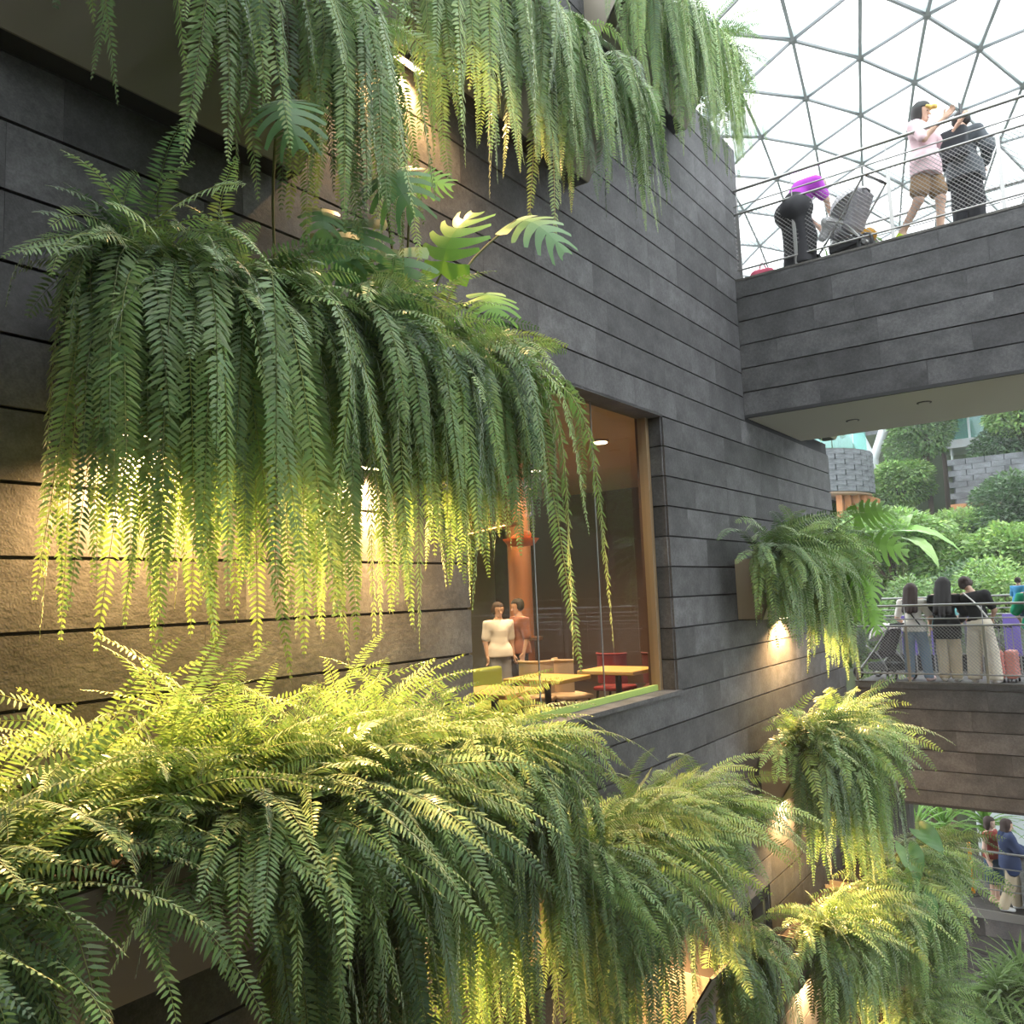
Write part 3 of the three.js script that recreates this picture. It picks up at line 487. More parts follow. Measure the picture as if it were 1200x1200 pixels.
broadPlant('elephant_ear', 'dark broad-leaved plant among ferns in front of the lowest walkway', [0.6, jy(-14) - 0.05, -13.0], [[1.1, -3.75, -12.9, -50, -50, 0, 0.46, 'leaf_broad'], [1.05, -4.05, -12.6, -80, -50, 20, 0.48, 'leaf_broad'], [1.2, -3.6, -13.4, -20, -30, 30, 0.4, 'leaf_broad'], [1.25, -4.35, -12.8, -60, -55, -10, 0.46, 'leaf_broad']], 'heart');
// spiky plants in the garden beyond the upper bridge
function spikyPlant(label, pos, n, L, group, mat = 'leaf_mid') {
  const t = thing('spiky_palm', label, 'plant', pos, 0, group), f = rng(Math.round(pos[0] * 100 + 3000)), g = [];
  part('trunk', new THREE.CylinderGeometry(0.04, 0.07, 0.5, 8).translate(0, -0.25, 0), M.bark, t);
  const blade = heartGeo(L, 5, 0.045);
  for (let i = 0; i < n; i++) { const b = part('blade', blade, M[mat], t); b.rotation.order = 'YZX'; b.rotation.set(R(rr(-30, 30, f)), R(i * 137.5), R(rr(-5, 80, f))); b.scale.setScalar(rr(0.7, 1.1, f)); }
  return t;
}
spikyPlant('spiky green palm behind the bent-over visitor', [0.5, 4.75, -13.9], 60, 0.9);
spikyPlant('spiky green palm beside the wall end on the upper level', [-0.1, 4.5, -13.7], 44, 0.8);
spikyPlant('spiky green palm right of the bent-over visitor', [1.6, 4.7, -13.8], 60, 0.85);
spikyPlant('low spiky plant behind the walking visitor', [2.3, 4.4, -13.9], 30, 0.6);
{
  const b = thing('garden_bed', 'planting bed behind the far railing of the upper bridge', 'planter', [0, 3.6, -13.3]);
  part('bed_wall', box(-0.6, 9, 0, 0.62, -0.05, -0.15), M.concrete, b); part('soil', box(-0.6, 9, 0, 0.55, -0.15, -1.3), M.soil, b); part('bed_wall', box(-0.6, 9, -0.3, 0.62, -1.3, -1.4), M.concrete, b);
}

// ------------------------------------------------------------ people: bodies from smooth-joined tapered bones, meshed on a grid
function polygonise(sdf, lo, hi, cell) {
  const nx = Math.ceil((hi.x - lo.x) / cell) + 1, ny = Math.ceil((hi.y - lo.y) / cell) + 1, nz = Math.ceil((hi.z - lo.z) / cell) + 1, D = new Float32Array(nx * ny * nz);
  for (let k = 0, q = 0; k < nz; k++) for (let j = 0; j < ny; j++) for (let i = 0; i < nx; i++, q++) D[q] = sdf(lo.x + i * cell, lo.y + j * cell, lo.z + k * cell);
  const C = [[0, 0, 0], [1, 0, 0], [1, 1, 0], [0, 1, 0], [0, 0, 1], [1, 0, 1], [1, 1, 1], [0, 1, 1]], E = [[0, 1], [1, 2], [2, 3], [3, 0], [4, 5], [5, 6], [6, 7], [7, 4], [0, 4], [1, 5], [2, 6], [3, 7]];
  const pos = [], idx = [], seen = new Map(), at = (i, j, k) => (k * ny + j) * nx + i;
  for (let k = 0; k < nz - 1; k++) for (let j = 0; j < ny - 1; j++) for (let i = 0; i < nx - 1; i++) {
    let m = 0; const v = []; for (let c = 0; c < 8; c++) { const a = at(i + C[c][0], j + C[c][1], k + C[c][2]); v.push(a); if (D[a] < 0) m |= 1 << c; }
    if (!m || m === 255) continue; const bits = edgeTable[m], vi = [];
    for (let e = 0; e < 12; e++) if (bits & 1 << e) {
      let a = v[E[e][0]], b = v[E[e][1]]; if (a > b) [a, b] = [b, a]; const key = a * 4 + (b - a === 1 ? 0 : b - a === nx ? 1 : 2);
      let n = seen.get(key);
      if (n === undefined) { const t = D[a] / (D[a] - D[b]), d = b - a, ai = a % nx, aj = Math.floor(a / nx) % ny, ak = Math.floor(a / (nx * ny)); n = pos.length / 3; pos.push(lo.x + (ai + (d === 1 ? t : 0)) * cell, lo.y + (aj + (d === nx ? t : 0)) * cell, lo.z + (ak + (d === nx * ny ? t : 0)) * cell); seen.set(key, n); }
      vi[e] = n;
    }
    for (let q = m * 16; triTable[q] !== -1; q += 3) idx.push(vi[triTable[q]], vi[triTable[q + 2]], vi[triTable[q + 1]]);
  }
  const g = new THREE.BufferGeometry(); g.setAttribute('position', new THREE.Float32BufferAttribute(pos, 3)); g.setIndex(idx);
  const N = new Float32Array(pos.length), h = cell * 0.5; for (let n = 0; n < pos.length; n += 3) { const x = pos[n], y = pos[n + 1], z = pos[n + 2], a = sdf(x + h, y, z) - sdf(x - h, y, z), b = sdf(x, y + h, z) - sdf(x, y - h, z), c = sdf(x, y, z + h) - sdf(x, y, z - h), l = Math.hypot(a, b, c) || 1; N[n] = a / l; N[n + 1] = b / l; N[n + 2] = c / l; }
  g.setAttribute('normal', new THREE.BufferAttribute(N, 3)); return g;
}
// a bone: [a, b, ra, rb, squash along x?]; field = smooth minimum of the tapered capsules
function field(bones, k = 0.03) {
  const B = bones.map(([a, b, ra, rb]) => { const d = V().subVectors(b, a); return [a.x, a.y, a.z, d.x, d.y, d.z, 1 / Math.max(1e-9, d.lengthSq()), ra, rb]; });
  return (x, y, z) => { let r = 1e3; for (const [ax, ay, az, dx, dy, dz, il, ra, rb] of B) { const px = x - ax, py = y - ay, pz = z - az; let t = (px * dx + py * dy + pz * dz) * il; t = t < 0 ? 0 : t > 1 ? 1 : t; const d = Math.hypot(px - t * dx, py - t * dy, pz - t * dz) - (ra + (rb - ra) * t); if (r > 900) r = d; else { const h = Math.max(0, k - Math.abs(r - d)) / k; r = Math.min(r, d) - h * h * k * 0.25; } } return r; };
}
function hull(bones, cell, k, cut) {
  const lo = V(9, 9, 9), hi = V(-9, -9, -9); for (const [a, b, ra, rb] of bones) for (const [p, r] of [[a, ra], [b, rb]]) { lo.min(V(p.x - r, p.y - r, p.z - r)); hi.max(V(p.x + r, p.y + r, p.z + r)); }
  lo.subScalar(cell * 2 + 0.01); hi.addScalar(cell * 2 + 0.01); const f = field(bones, k);
  return polygonise(cut ? (x, y, z) => Math.max(f(x, y, z), cut(x, y, z)) : f, lo, hi, cell);
}
std('skin', [0.56, 0.36, 0.26], 0.6); std('skin_pale', [0.64, 0.44, 0.34], 0.6); std('hair_dark', [0.012, 0.009, 0.008], 0.75); std('hair_brown', [0.035, 0.018, 0.014], 0.7); std('hair_grey', [0.3, 0.24, 0.2], 0.6); std('eye', [0.02, 0.015, 0.012], 0.3); std('lip', [0.45, 0.16, 0.14], 0.6);
const cloths = {}; function cloth(hex, rough = 0.85) { return cloths[hex] ??= (() => { const m = new THREE.MeshStandardMaterial({ color: hex, roughness: rough, side: THREE.DoubleSide }); m.name = 'cloth_' + hex.slice(1); return m; })(); }
/* o: height, joints (overrides), top: [hex, sleeve 0..2, hem y, extra], bottom: [hex, length 0..1, looseness], hair: kind, hairMat, shoes hex, extras(fn) */
function person(label, pos, turn, o, group) {
  const t = thing('person', label, 'person', pos, turn, group), S = (o.height ?? 1.65) / 1.7; t.scale.setScalar(S);
  const J = { hip: V(0, 0.95, 0), waist: V(0, 1.08, 0), chest: V(0, 1.27, 0), neck: V(0, 1.44, -0.01), head: V(0, 1.585, 0.015), face: V(0, 0, 1) };
  for (const s of ['L', 'R']) { const k = s === 'L' ? 1 : -1; Object.assign(J, { ['sh' + s]: V(0.17 * k, 1.385, -0.01), ['el' + s]: V(0.225 * k, 1.11, -0.03), ['wr' + s]: V(0.225 * k, 0.87, 0.04), ['th' + s]: V(0.085 * k, 0.9, 0), ['kn' + s]: V(0.095 * k, 0.49, 0.015), ['an' + s]: V(0.095 * k, 0.085, -0.02), ['to' + s]: V(0.11 * k, 0.035, 0.13) }); }
  for (const [k, v] of Object.entries(o.joints ?? {})) J[k] = V(...v);
  const fw = J.face.clone().normalize(), upv = V().subVectors(J.head, J.neck).normalize(), sd = V().crossVectors(upv, fw).normalize(), fwd = V().crossVectors(sd, upv).normalize(), H = (x, y, z) => J.head.clone().addScaledVector(sd, x).addScaledVector(upv, y).addScaledVector(fwd, z);
  const torso = (d) => [[J.hip, J.waist, 0.125 + d, 0.11 + d], [V(J.hip.x + 0.05, J.hip.y - 0.02, J.hip.z), V(J.hip.x - 0.05, J.hip.y - 0.02, J.hip.z), 0.12 + d, 0.12 + d], [J.waist, J.chest, 0.108 + d, 0.12 + d], [J.shL.clone().lerp(J.chest, 0.45), J.shR.clone().lerp(J.chest, 0.45), 0.095 + d, 0.095 + d], [J.shL, J.shR, 0.055 + d, 0.055 + d], [J.chest, J.neck, 0.11 + d, 0.06 + d]];
  const arm = (s, d, to = 2) => { const a = [[J['sh' + s], J['el' + s], 0.052 + d, 0.041 + d]]; if (to > 1) a.push([J['el' + s], J['wr' + s], 0.04 + d, 0.027 + d]); else a[0][1] = J['sh' + s].clone().lerp(J['el' + s], to); return a; };
  const leg = (s, d, loose = 0, to = 1) => { const k = J['kn' + s], a = J['an' + s], q = [[J['th' + s], to < 0.5 ? J['th' + s].clone().lerp(k, to * 2) : k, 0.088 + d, (to < 0.5 ? 0.075 : 0.058) + d + loose]]; if (to >= 0.5) q.push([k, k.clone().lerp(a, (to - 0.5) * 2), 0.056 + d + loose, 0.04 + d + loose * 1.3]); return q; };
  const mats = o.skin ?? M.skin, body = [];
  body.push(hull([...torso(0), ...arm('L', 0), ...arm('R', 0), ...leg('L', 0), ...leg('R', 0), [J.anL, J.toL, 0.036, 0.026], [J.anR, J.toR, 0.036, 0.026], [J.neck, J.head, 0.052, 0.05]], 0.025, 0.035));
  body.push(hull([[H(0, 0.035, -0.02), H(0, 0.035, 0.012), 0.086, 0.08], [H(0, -0.03, 0.02), H(0, -0.075, 0.045), 0.062, 0.038], [J.neck, H(0, -0.03, -0.02), 0.05, 0.052], [H(0, 0.0, 0.085), H(0, -0.028, 0.105), 0.008, 0.014], [H(0.08, 0, -0.005), H(0.078, -0.03, 0), 0.014, 0.01], [H(-0.08, 0, -0.005), H(-0.078, -0.03, 0), 0.014, 0.01]], 0.009, 0.02));
  for (const s of ['L', 'R']) { // hand: palm and five bent fingers
    const w = J['wr' + s], d = V().subVectors(w, J['el' + s]).normalize(), kx = s === 'L' ? 1 : -1, ref = Math.abs(d.y) > 0.8 ? V(0, 0, 1) : V(0, 1, 0), side = ref.clone().addScaledVector(d, -ref.dot(d)).normalize(), palm = V().crossVectors(side, d).multiplyScalar(kx).normalize(), P = (a, b, c) => w.clone().addScaledVector(d, a).addScaledVector(side, b).addScaledVector(palm, c), bones = [[P(0, 0, 0), P(0.035, 0.012, 0), 0.024, 0.02], [P(0.02, 0.02, 0), P(0.08, 0.028, 0), 0.018, 0.013], [P(0.02, -0.015, 0), P(0.078, -0.024, 0), 0.018, 0.012], [P(0.03, 0, 0), P(0.08, 0.002, 0), 0.019, 0.014]];
    [[0.03, 0.066], [0.011, 0.076], [-0.009, 0.07], [-0.027, 0.054]].forEach(([b, l]) => { const k1 = P(0.085, b, 0), k2 = P(0.085 + l * 0.5, b * 1.08, 0.012), k3 = P(0.085 + l * 0.78, b * 1.08, 0.036); bones.push([k1, k2, 0.0095, 0.0085], [k2, k3, 0.0085, 0.007]); });
    bones.push([P(0.022, 0.028, 0.005), P(0.05, 0.055, 0.014), 0.013, 0.01], [P(0.05, 0.055, 0.014), P(0.078, 0.06, 0.024), 0.01, 0.008]);
    body.push(hull(bones, 0.0075, 0.008));
  }
  part('body', body, mats, t);
  for (const k of [1, -1]) part('eye', new THREE.SphereGeometry(0.009, 8, 6).translate(...H(0.03 * k, 0.012, 0.078).toArray()), M.eye, t);
  part('mouth', hull([[H(0.016, -0.058, 0.084), H(-0.016, -0.058, 0.084), 0.006, 0.006]], 0.005, 0.004), M.lip, t);
  if (o.top) {
    const [hex, sl, hem, loose = 0.018] = o.top, bones = [...torso(loose)], lowest = J.hip.clone().add(V(0, hem - 0.95, 0));
    if (hem < 0.95) bones.push([J.hip.clone().add(V(0.055, 0, 0)), lowest.clone().add(V(0.06, 0, 0)), 0.125 + loose, 0.12 + loose * 1.4], [J.hip.clone().add(V(-0.055, 0, 0)), lowest.clone().add(V(-0.06, 0, 0)), 0.125 + loose, 0.12 + loose * 1.4]);
    if (sl > 0) for (const s of ['L', 'R']) bones.push(...arm(s, loose * 0.9 + 0.004, sl));
    const nk = J.neck, upn = V().subVectors(J.neck, J.chest).normalize(), hb = V().subVectors(J.chest, J.hip).normalize();
    part('top', hull(bones, 0.022, 0.035, (x, y, z) => { const a = (x - nk.x) * upn.x + (y - nk.y) * upn.y + (z - nk.z) * upn.z - (o.hood ? 0.05 : -0.005), b = -((x - lowest.x) * hb.x + (y - lowest.y) * hb.y + (z - lowest.z) * hb.z); const nearTorso = sl <= 1 || Math.abs(x - J.hip.x) < 0.2 ? b : -1; return Math.max(a, nearTorso); }), cloth(hex), t);
  }
  if (o.bottom) {
    const [hex, len, loose = 0.012, full = 0] = o.bottom, bones = [[J.hip, J.waist.clone().lerp(J.hip, 0.3), 0.135 + full, 0.122 + full], [V(J.hip.x + 0.05 + full, J.hip.y - 0.02, J.hip.z), V(J.hip.x - 0.05 - full, J.hip.y - 0.02, J.hip.z), 0.133 + full, 0.133 + full], ...leg('L', 0.014 + full * 0.5, loose, len), ...leg('R', 0.014 + full * 0.5, loose, len)];
    part('trousers', hull(bones, 0.022, 0.035, len > 0.9 ? (x, y, z) => 0.055 - y : undefined), cloth(hex), t);
  }
  if (o.skirt) { const [hex, y] = o.skirt; part('skirt', hull([[J.waist, J.hip, 0.12, 0.15], [J.hip, V(J.hip.x, y, J.hip.z), 0.15, 0.2]], 0.02, 0.03, (X, Y) => y - Y), cloth(hex), t); }
  const hm = M[o.hairMat ?? 'hair_dark'], cap = [[H(0, 0.045, -0.03), H(0, 0.05, 0.0), 0.096, 0.088], [H(0.05, 0.0, -0.03), H(-0.05, 0.0, -0.03), 0.062, 0.062]];
  const face = (x, y, z) => { const dx = x - J.head.x, dy = y - J.head.y, dz = z - J.head.z, fz = dx * fwd.x + dy * fwd.y + dz * fwd.z, uy = dx * upv.x + dy * upv.y + dz * upv.z; return Math.min(fz - 0.035, 0.065 - uy) ; };
  if (o.hair === 'long') cap.push([H(0, 0, -0.06), H(0, -0.4, -0.17), 0.08, 0.05], [H(0.06, 0.02, -0.05), H(0.09, -0.38, -0.15), 0.06, 0.045], [H(-0.06, 0.02, -0.05), H(-0.09, -0.38, -0.15), 0.06, 0.045]);
  if (o.hair === 'verylong') cap.push([H(0, 0, -0.06), H(0, -0.55, -0.17), 0.085, 0.05], [H(0.06, 0.02, -0.05), H(0.1, -0.5, -0.15), 0.06, 0.045], [H(-0.06, 0.02, -0.05), H(-0.1, -0.5, -0.15), 0.06, 0.045]);
  if (o.hair === 'bob') cap.push([H(0.055, 0.02, -0.02), H(0.065, -0.1, -0.02), 0.055, 0.045], [H(-0.055, 0.02, -0.02), H(-0.065, -0.1, -0.02), 0.055, 0.045], [H(0, 0.02, -0.05), H(0, -0.1, -0.06), 0.075, 0.06]);
  if (o.hair === 'bun') cap.push([H(0, 0.06, -0.11), H(0, 0.04, -0.13), 0.05, 0.045]);
  if (o.hair !== 'none') part('hair', hull(cap, 0.013, 0.03, (x, y, z) => Math.max(-9, Math.min(face(x, y, z), 9))), hm, t);
  if (o.shoes) for (const s of ['L', 'R']) part('shoe', hull([[J['an' + s].clone().add(V(0, -0.035, -0.03)), J['to' + s].clone().add(V(0, 0.008, 0.02)), 0.047, 0.04], [J['an' + s], J['an' + s].clone().add(V(0, -0.03, 0)), 0.046, 0.05]], 0.012, 0.02, (x, y, z) => -y - 0.0 + Math.min(J['an' + s].y - 0.085, J['to' + s].y - 0.035)), cloth(o.shoes), t);
  o.extras?.(t, J, H);
  return t;
}
const strap = (t, pts, r, mat, name = 'bag_strap') => part(name, tube(pts.map((p) => V(...p)), r, 24, 6), mat, t);
// upper bridge
const DU = UP - 0.02;
person('visitor in a visor cap, pink shirt and tan shorts walking and raising a phone', [2.4, DU, -11.02], R(75), { height: 1.74, skin: M.skin, joints: { thL: [0.08, 0.9, 0.02], knL: [0.09, 0.5, 0.1], anL: [0.09, 0.085, 0.06], toL: [0.1, 0.035, 0.2], thR: [-0.08, 0.9, -0.02], knR: [-0.09, 0.5, -0.08], anR: [-0.09, 0.16, -0.32], toR: [-0.1, 0.05, -0.2], elL: [0.24, 1.2, 0.16], wrL: [0.16, 1.36, 0.36], elR: [-0.22, 1.16, 0.1], wrR: [-0.14, 1.34, 0.32] }, top: ['#dcc0c5', 0.9, 0.78, 0.026], bottom: ['#8d7150', 0.36, 0.02], hair: 'bob', hairMat: 'hair_dark', shoes: '#b9d33a', extras: (t, J, H) => {
  part('cap', hull([[H(0, 0.06, -0.02), H(0, 0.06, 0.0), 0.103, 0.098]], 0.011, 0.02, (x, y, z) => H(0, 0.05, 0).y - y), cloth('#3a3d3c'), t);
  part('visor', hull([[H(0.05, 0.06, 0.08), H(-0.05, 0.06, 0.08), 0.02, 0.02], [H(0.03, 0.05, 0.15), H(-0.03, 0.05, 0.15), 0.02, 0.02], [H(0, 0.06, 0.08), H(0, 0.05, 0.15), 0.03, 0.03]], 0.009, 0.02), cloth('#d8bb6a'), t);
  part('phone', rbox(-0.035, 0.035, -0.07, 0.07, -0.005, 0.005, 0.004, 1).translate(0.0, 1.43, 0.45), M.dark, t); } });
person('man in a grey jacket and black trousers seen from behind on the upper bridge', [2.78, DU, -11.4], R(165), { height: 1.68, joints: { elL: [0.27, 1.14, 0.06], wrL: [0.16, 1.05, 0.24], elR: [-0.27, 1.14, 0.06], wrR: [-0.16, 1.05, 0.24], head: [0, 1.58, 0.05], face: [0.2, -0.4, 1] }, top: ['#4b5156', 1.8, 0.8, 0.035], bottom: ['#1c1d22', 1, 0.03], hair: 'short', shoes: '#e3e1dc', extras: (t) => part('backpack', rbox(-0.16, 0.16, 1.0, 1.4, -0.17, -0.3, 0.05, 3).translate(0, 0, 0), cloth('#2b2e33'), t) });
person('visitor in a purple shirt and black trousers bending over beside a stroller', [0.86, DU, -11.0], R(148), { height: 1.62, joints: { hip: [0, 0.88, -0.12], waist: [0, 1.02, -0.06], chest: [0, 1.18, 0.06], neck: [0, 1.27, 0.22], head: [0, 1.3, 0.36], face: [0, -0.8, 0.6], shL: [0.18, 1.24, 0.14], shR: [-0.18, 1.24, 0.14], elL: [0.22, 1.0, 0.28], elR: [-0.22, 1.0, 0.28], wrL: [0.14, 0.8, 0.42], wrR: [-0.14, 0.8, 0.42], thL: [0.095, 0.86, -0.12], thR: [-0.095, 0.86, -0.12], knL: [0.11, 0.47, -0.04], knR: [-0.11, 0.47, -0.04], anL: [0.11, 0.085, -0.08], anR: [-0.11, 0.085, -0.08], toL: [0.12, 0.035, 0.06], toR: [-0.12, 0.035, 0.06] }, top: ['#a63bb8', 0.7, 0.95, 0.045], bottom: ['#26262a', 1, 0.05, 0.06], hair: 'short', hairMat: 'hair_grey', shoes: '#33333a' });
// middle bridge
const DM = LO - 0.02;
person('woman with long brown hair in a white T-shirt and light jeans at the railing', [0.9, DM, -15.9], R(176), { height: 1.66, joints: { elL: [0.28, 1.1, 0.04], wrL: [0.2, 0.98, 0.22], elR: [-0.28, 1.1, 0.02], wrR: [-0.22, 0.96, 0.2], thL: [0.09, 0.9, 0], knL: [0.12, 0.49, 0.02], anL: [0.13, 0.085, -0.02], toL: [0.15, 0.035, 0.12], thR: [-0.09, 0.9, 0], knR: [-0.14, 0.49, 0.02], anR: [-0.2, 0.085, -0.1], toR: [-0.24, 0.035, 0.04] }, top: ['#e9e6df', 0.75, 0.86, 0.022], bottom: ['#7d93a8', 1, 0.02], hair: 'long', hairMat: 'hair_brown', shoes: '#dcc3c0', extras: (t) => strap(t, [[0.13, 1.42, -0.13], [0.0, 1.2, -0.185], [-0.14, 0.98, -0.16]], 0.012, M.dark) });
person('woman with very long black hair, long black shirt and cream trousers', [1.42, DM, -15.85], R(178), { height: 1.74, joints: { elL: [0.27, 1.12, 0.1], wrL: [0.18, 1.0, 0.3], elR: [-0.27, 1.12, 0.1], wrR: [-0.18, 1.0, 0.3], head: [0.0, 1.585, 0.03] }, top: ['#0c0c0e', 1.5, 0.7, 0.026], bottom: ['#d9ccb0', 1, 0.022], hair: 'verylong', shoes: '#e6e2da' });
person('woman in a black T-shirt with a white bag strap and cream wide trousers, head tilted', [1.93, DM, -15.75], R(172), { height: 1.76, joints: { waist: [0.02, 1.1, 0.02], chest: [0.06, 1.28, 0.05], neck: [0.1, 1.43, 0.08], head: [0.18, 1.56, 0.12], face: [0.4, -0.4, 1], shL: [0.23, 1.37, 0.08], shR: [-0.1, 1.4, 0.05], elL: [0.32, 1.14, 0.16], wrL: [0.3, 1.02, 0.34], elR: [-0.2, 1.14, 0.12], wrR: [-0.12, 1.02, 0.3], knL: [0.12, 0.49, 0.02], anL: [0.14, 0.085, 0], toL: [0.16, 0.035, 0.14], knR: [-0.13, 0.49, 0], anR: [-0.17, 0.085, -0.04], toR: [-0.2, 0.035, 0.1] }, top: ['#0b0b0d', 0.75, 0.98, 0.02], bottom: ['#ddd5c3', 1, 0.04], hair: 'bun', hairMat: 'hair_brown', shoes: '#efece6', extras: (t) => strap(t, [[0.19, 1.44, -0.05], [0.0, 1.26, -0.12], [-0.16, 1.04, -0.14]], 0.013, cloth('#d8d6d2')) });
person('visitor in a teal top half hidden behind the black-haired woman', [1.2, DM, -16.9], R(190), { height: 1.62, top: ['#7fc4c8', 0.8, 0.9, 0.03], bottom: ['#2d2d33', 1, 0.02], hair: 'short', shoes: '#dddddd' });
person('man in a green shirt with a dark backpack', [2.74, DM, -15.95], R(185), { height: 1.72, joints: { elL: [0.3, 1.12, 0.06], wrL: [0.24, 1.0, 0.26], elR: [-0.27, 1.12, 0.06], wrR: [-0.2, 1.0, 0.26] }, top: ['#12a276', 0.9, 0.86, 0.04], bottom: ['#26262b', 1, 0.03], hair: 'short', shoes: '#e5dfcf', extras: (t) => { part('backpack', rbox(-0.17, 0.17, 0.98, 1.36, -0.15, -0.31, 0.05, 3), cloth('#3a3c42'), t); strap(t, [[0.13, 1.44, 0.0], [0.14, 1.42, -0.12], [0.13, 1.3, -0.17]], 0.022, M.dark); strap(t, [[-0.13, 1.44, 0.0], [-0.14, 1.42, -0.12], [-0.13, 1.3, -0.17]], 0.022, M.dark); } });
person('small child in blue carried on the shoulder of the man in green', [2.5, DM + 0.88, -16.2], R(150), { height: 0.82, top: ['#4d9fd6', 0.9, 0.86, 0.05], bottom: ['#3a4a66', 1, 0.03], hair: 'short', hairMat: 'hair_brown', shoes: '#cfcfcf', joints: { knL: [0.12, 0.7, 0.2], anL: [0.12, 0.4, 0.2], toL: [0.12, 0.36, 0.32], knR: [-0.12, 0.7, 0.2], anR: [-0.12, 0.4, 0.2], toR: [-0.12, 0.36, 0.32] } });
// lowest walkway
person('woman with bobbed hair in a rust sleeveless top and blue skirt', [1.4, LL, -18.72], R(70), { height: 1.58, skin: M.skin_pale, joints: { elL: [0.22, 1.12, -0.06], wrL: [0.2, 0.95, 0.12], face: [0.1, 0, 1] }, top: ['#8e3b34', 0, 0.9, 0.015], skirt: ['#2f4a66', 0.4], hair: 'bob', hairMat: 'hair_brown', shoes: '#d9b9a2' });
person('man in a navy hooded jacket and beige trousers pushing a trolley', [1.72, LL, -18.42], R(110), { height: 1.64, hood: true, joints: { elL: [0.24, 1.16, 0.12], wrL: [0.16, 1.06, 0.38], elR: [-0.24, 1.16, 0.12], wrR: [-0.16, 1.06, 0.38], knL: [0.1, 0.49, 0.08], anL: [0.1, 0.085, 0.08], toL: [0.11, 0.035, 0.22], knR: [-0.1, 0.5, -0.04], anR: [-0.1, 0.1, -0.2], toR: [-0.11, 0.035, -0.06] }, top: ['#27375a', 1.85, 0.8, 0.045], bottom: ['#b9ab90', 1, 0.03], hair: 'bob', hairMat: 'hair_brown', shoes: '#efefef', extras: (t) => part('hood', hull([[V(0.07, 1.43, -0.08), V(-0.07, 1.43, -0.08), 0.06, 0.06], [V(0, 1.42, -0.1), V(0, 1.36, -0.12), 0.07, 0.06]], 0.012, 0.03), cloth('#27375a'), t) });
// dining room
person('guest in a white shirt standing inside the dining room', [-4.0, -1.75, -10.35], R(60), { height: 1.66, top: ['#e8e6e0', 0.8, 0.86, 0.03], bottom: ['#8b8d92', 1, 0.02], hair: 'short', hairMat: 'hair_brown', shoes: '#444444' });
person('guest in a brown top beside the copper column in the dining room', [-3.9, -1.75, -10.75], R(-30), { height: 1.7, top: ['#8a5a48', 0.9, 0.86, 0.03], bottom: ['#3b3436', 1, 0.02], hair: 'short', shoes: '#333333' });

// ------------------------------------------------------------ the garden beyond the bridges
const leafUnit = (() => { const u = new THREE.BufferGeometry(); u.setAttribute('position', new THREE.Float32BufferAttribute([0, 0, 0, 0.24, 0, 0.45, 0, -0.16, 1, -0.24, 0, 0.45], 3)); u.setAttribute('color', new THREE.Float32BufferAttribute(Array(12).fill(1), 3)); u.setIndex([0, 1, 2, 0, 2, 3]); u.computeVertexNormals(); return u; })();
function foliage(blobs, n, size, seed, mat) { // leaves scattered through ellipsoids
  const f = rng(seed), tot = blobs.reduce((s, b) => s + b[3] * b[4], 0), o = new THREE.Object3D(), list = [];
  for (const [bx, by, bz, rx, ry] of blobs) for (let i = 0, m = Math.round(n * rx * ry / tot); i < m; i++) {
    const u = f() * 2 - 1, a = f() * 6.2832, q = Math.sqrt(1 - u * u), r = 0.5 + 0.55 * Math.sqrt(f());
    o.position.set(bx + rx * r * q * Math.cos(a), by + ry * r * u, bz + rx * r * q * Math.sin(a));
    const out = V(q * Math.cos(a), u * 0.6 + 0.1, q * Math.sin(a)).add(V(rr(-0.7, 0.7, f), rr(-0.6, 0.3, f), rr(-0.7, 0.7, f))).normalize();
    o.lookAt(o.position.clone().add(out)); o.rotateZ(rr(-0.8, 0.8, f)); o.scale.setScalar(size * rr(0.6, 1.4, f)); o.updateMatrix(); list.push(o.matrix.clone());
  }
  const im = new THREE.InstancedMesh(leafUnit, mat, list.length), c = new THREE.Color();
  list.forEach((m, i) => { im.setMatrixAt(i, m); const b = rr(0.6, 1.4, f); im.setColorAt(i, c.setRGB(b * rr(0.85, 1.15, f), b, b * rr(0.8, 1, f))); });
  im.name = 'foliage'; im.castShadow = im.receiveShadow = true; return im;
}
function tree(label, [x, y, z], h, rx, ry, mat, n, size, seed, group = 'trees of the terraced garden', name = 'garden_tree') {
  const t = thing(name, label, 'tree', [x, y, z], 0, group), f = rng(seed), blobs = [[0, h, 0, rx * 0.75, ry * 0.8]];
  for (let i = 0; i < 6; i++) { const a = i * 1.05 + f(), d = rx * rr(0.35, 0.7, f); blobs.push([d * Math.cos(a), h + ry * rr(-0.6, 0.5, f), d * Math.sin(a), rx * rr(0.35, 0.55, f), ry * rr(0.3, 0.5, f)]); }
  part('trunk', rod(V(0, 0, 0), V(rx * 0.05, h, 0), 0.05 * rx + 0.03, 0.03 * rx + 0.02, 8), M.bark, t);
  for (let i = 1; i < 4; i++) part('branch', rod(V(0, h * 0.6, 0), V(...blobs[i].slice(0, 3)), 0.025 * rx + 0.015, 0.02, 6), M.bark, t);
  t.add(tag(foliage(blobs, n, size, seed + 9, M[mat]), null, null, null, 'stuff'));
  return t;
}
{
  const s = struct('garden_terraces', 'planted terraces rising beyond the bridges', 'terrace');
  std('earth', [0.07, 0.09, 0.045], 1); std('slate', [0.24, 0.26, 0.28], 0.8, 0, { map: stoneMap });
  for (const [z0, z1, y] of [[-22.0, -26, -8.0], [-26, -29, -2.6], [-29, -34, -0.2], [-34, -39, 2.0], [-39, -44, 4.6], [-44, -52, 7.4]]) part('terrace', box(-34, 26, -14, y, z0, z1), M.earth, s);
  part('mist_grey_wall', box(-34, 26, -14, 10.5, -52, -52.5), M.slate, s);
}
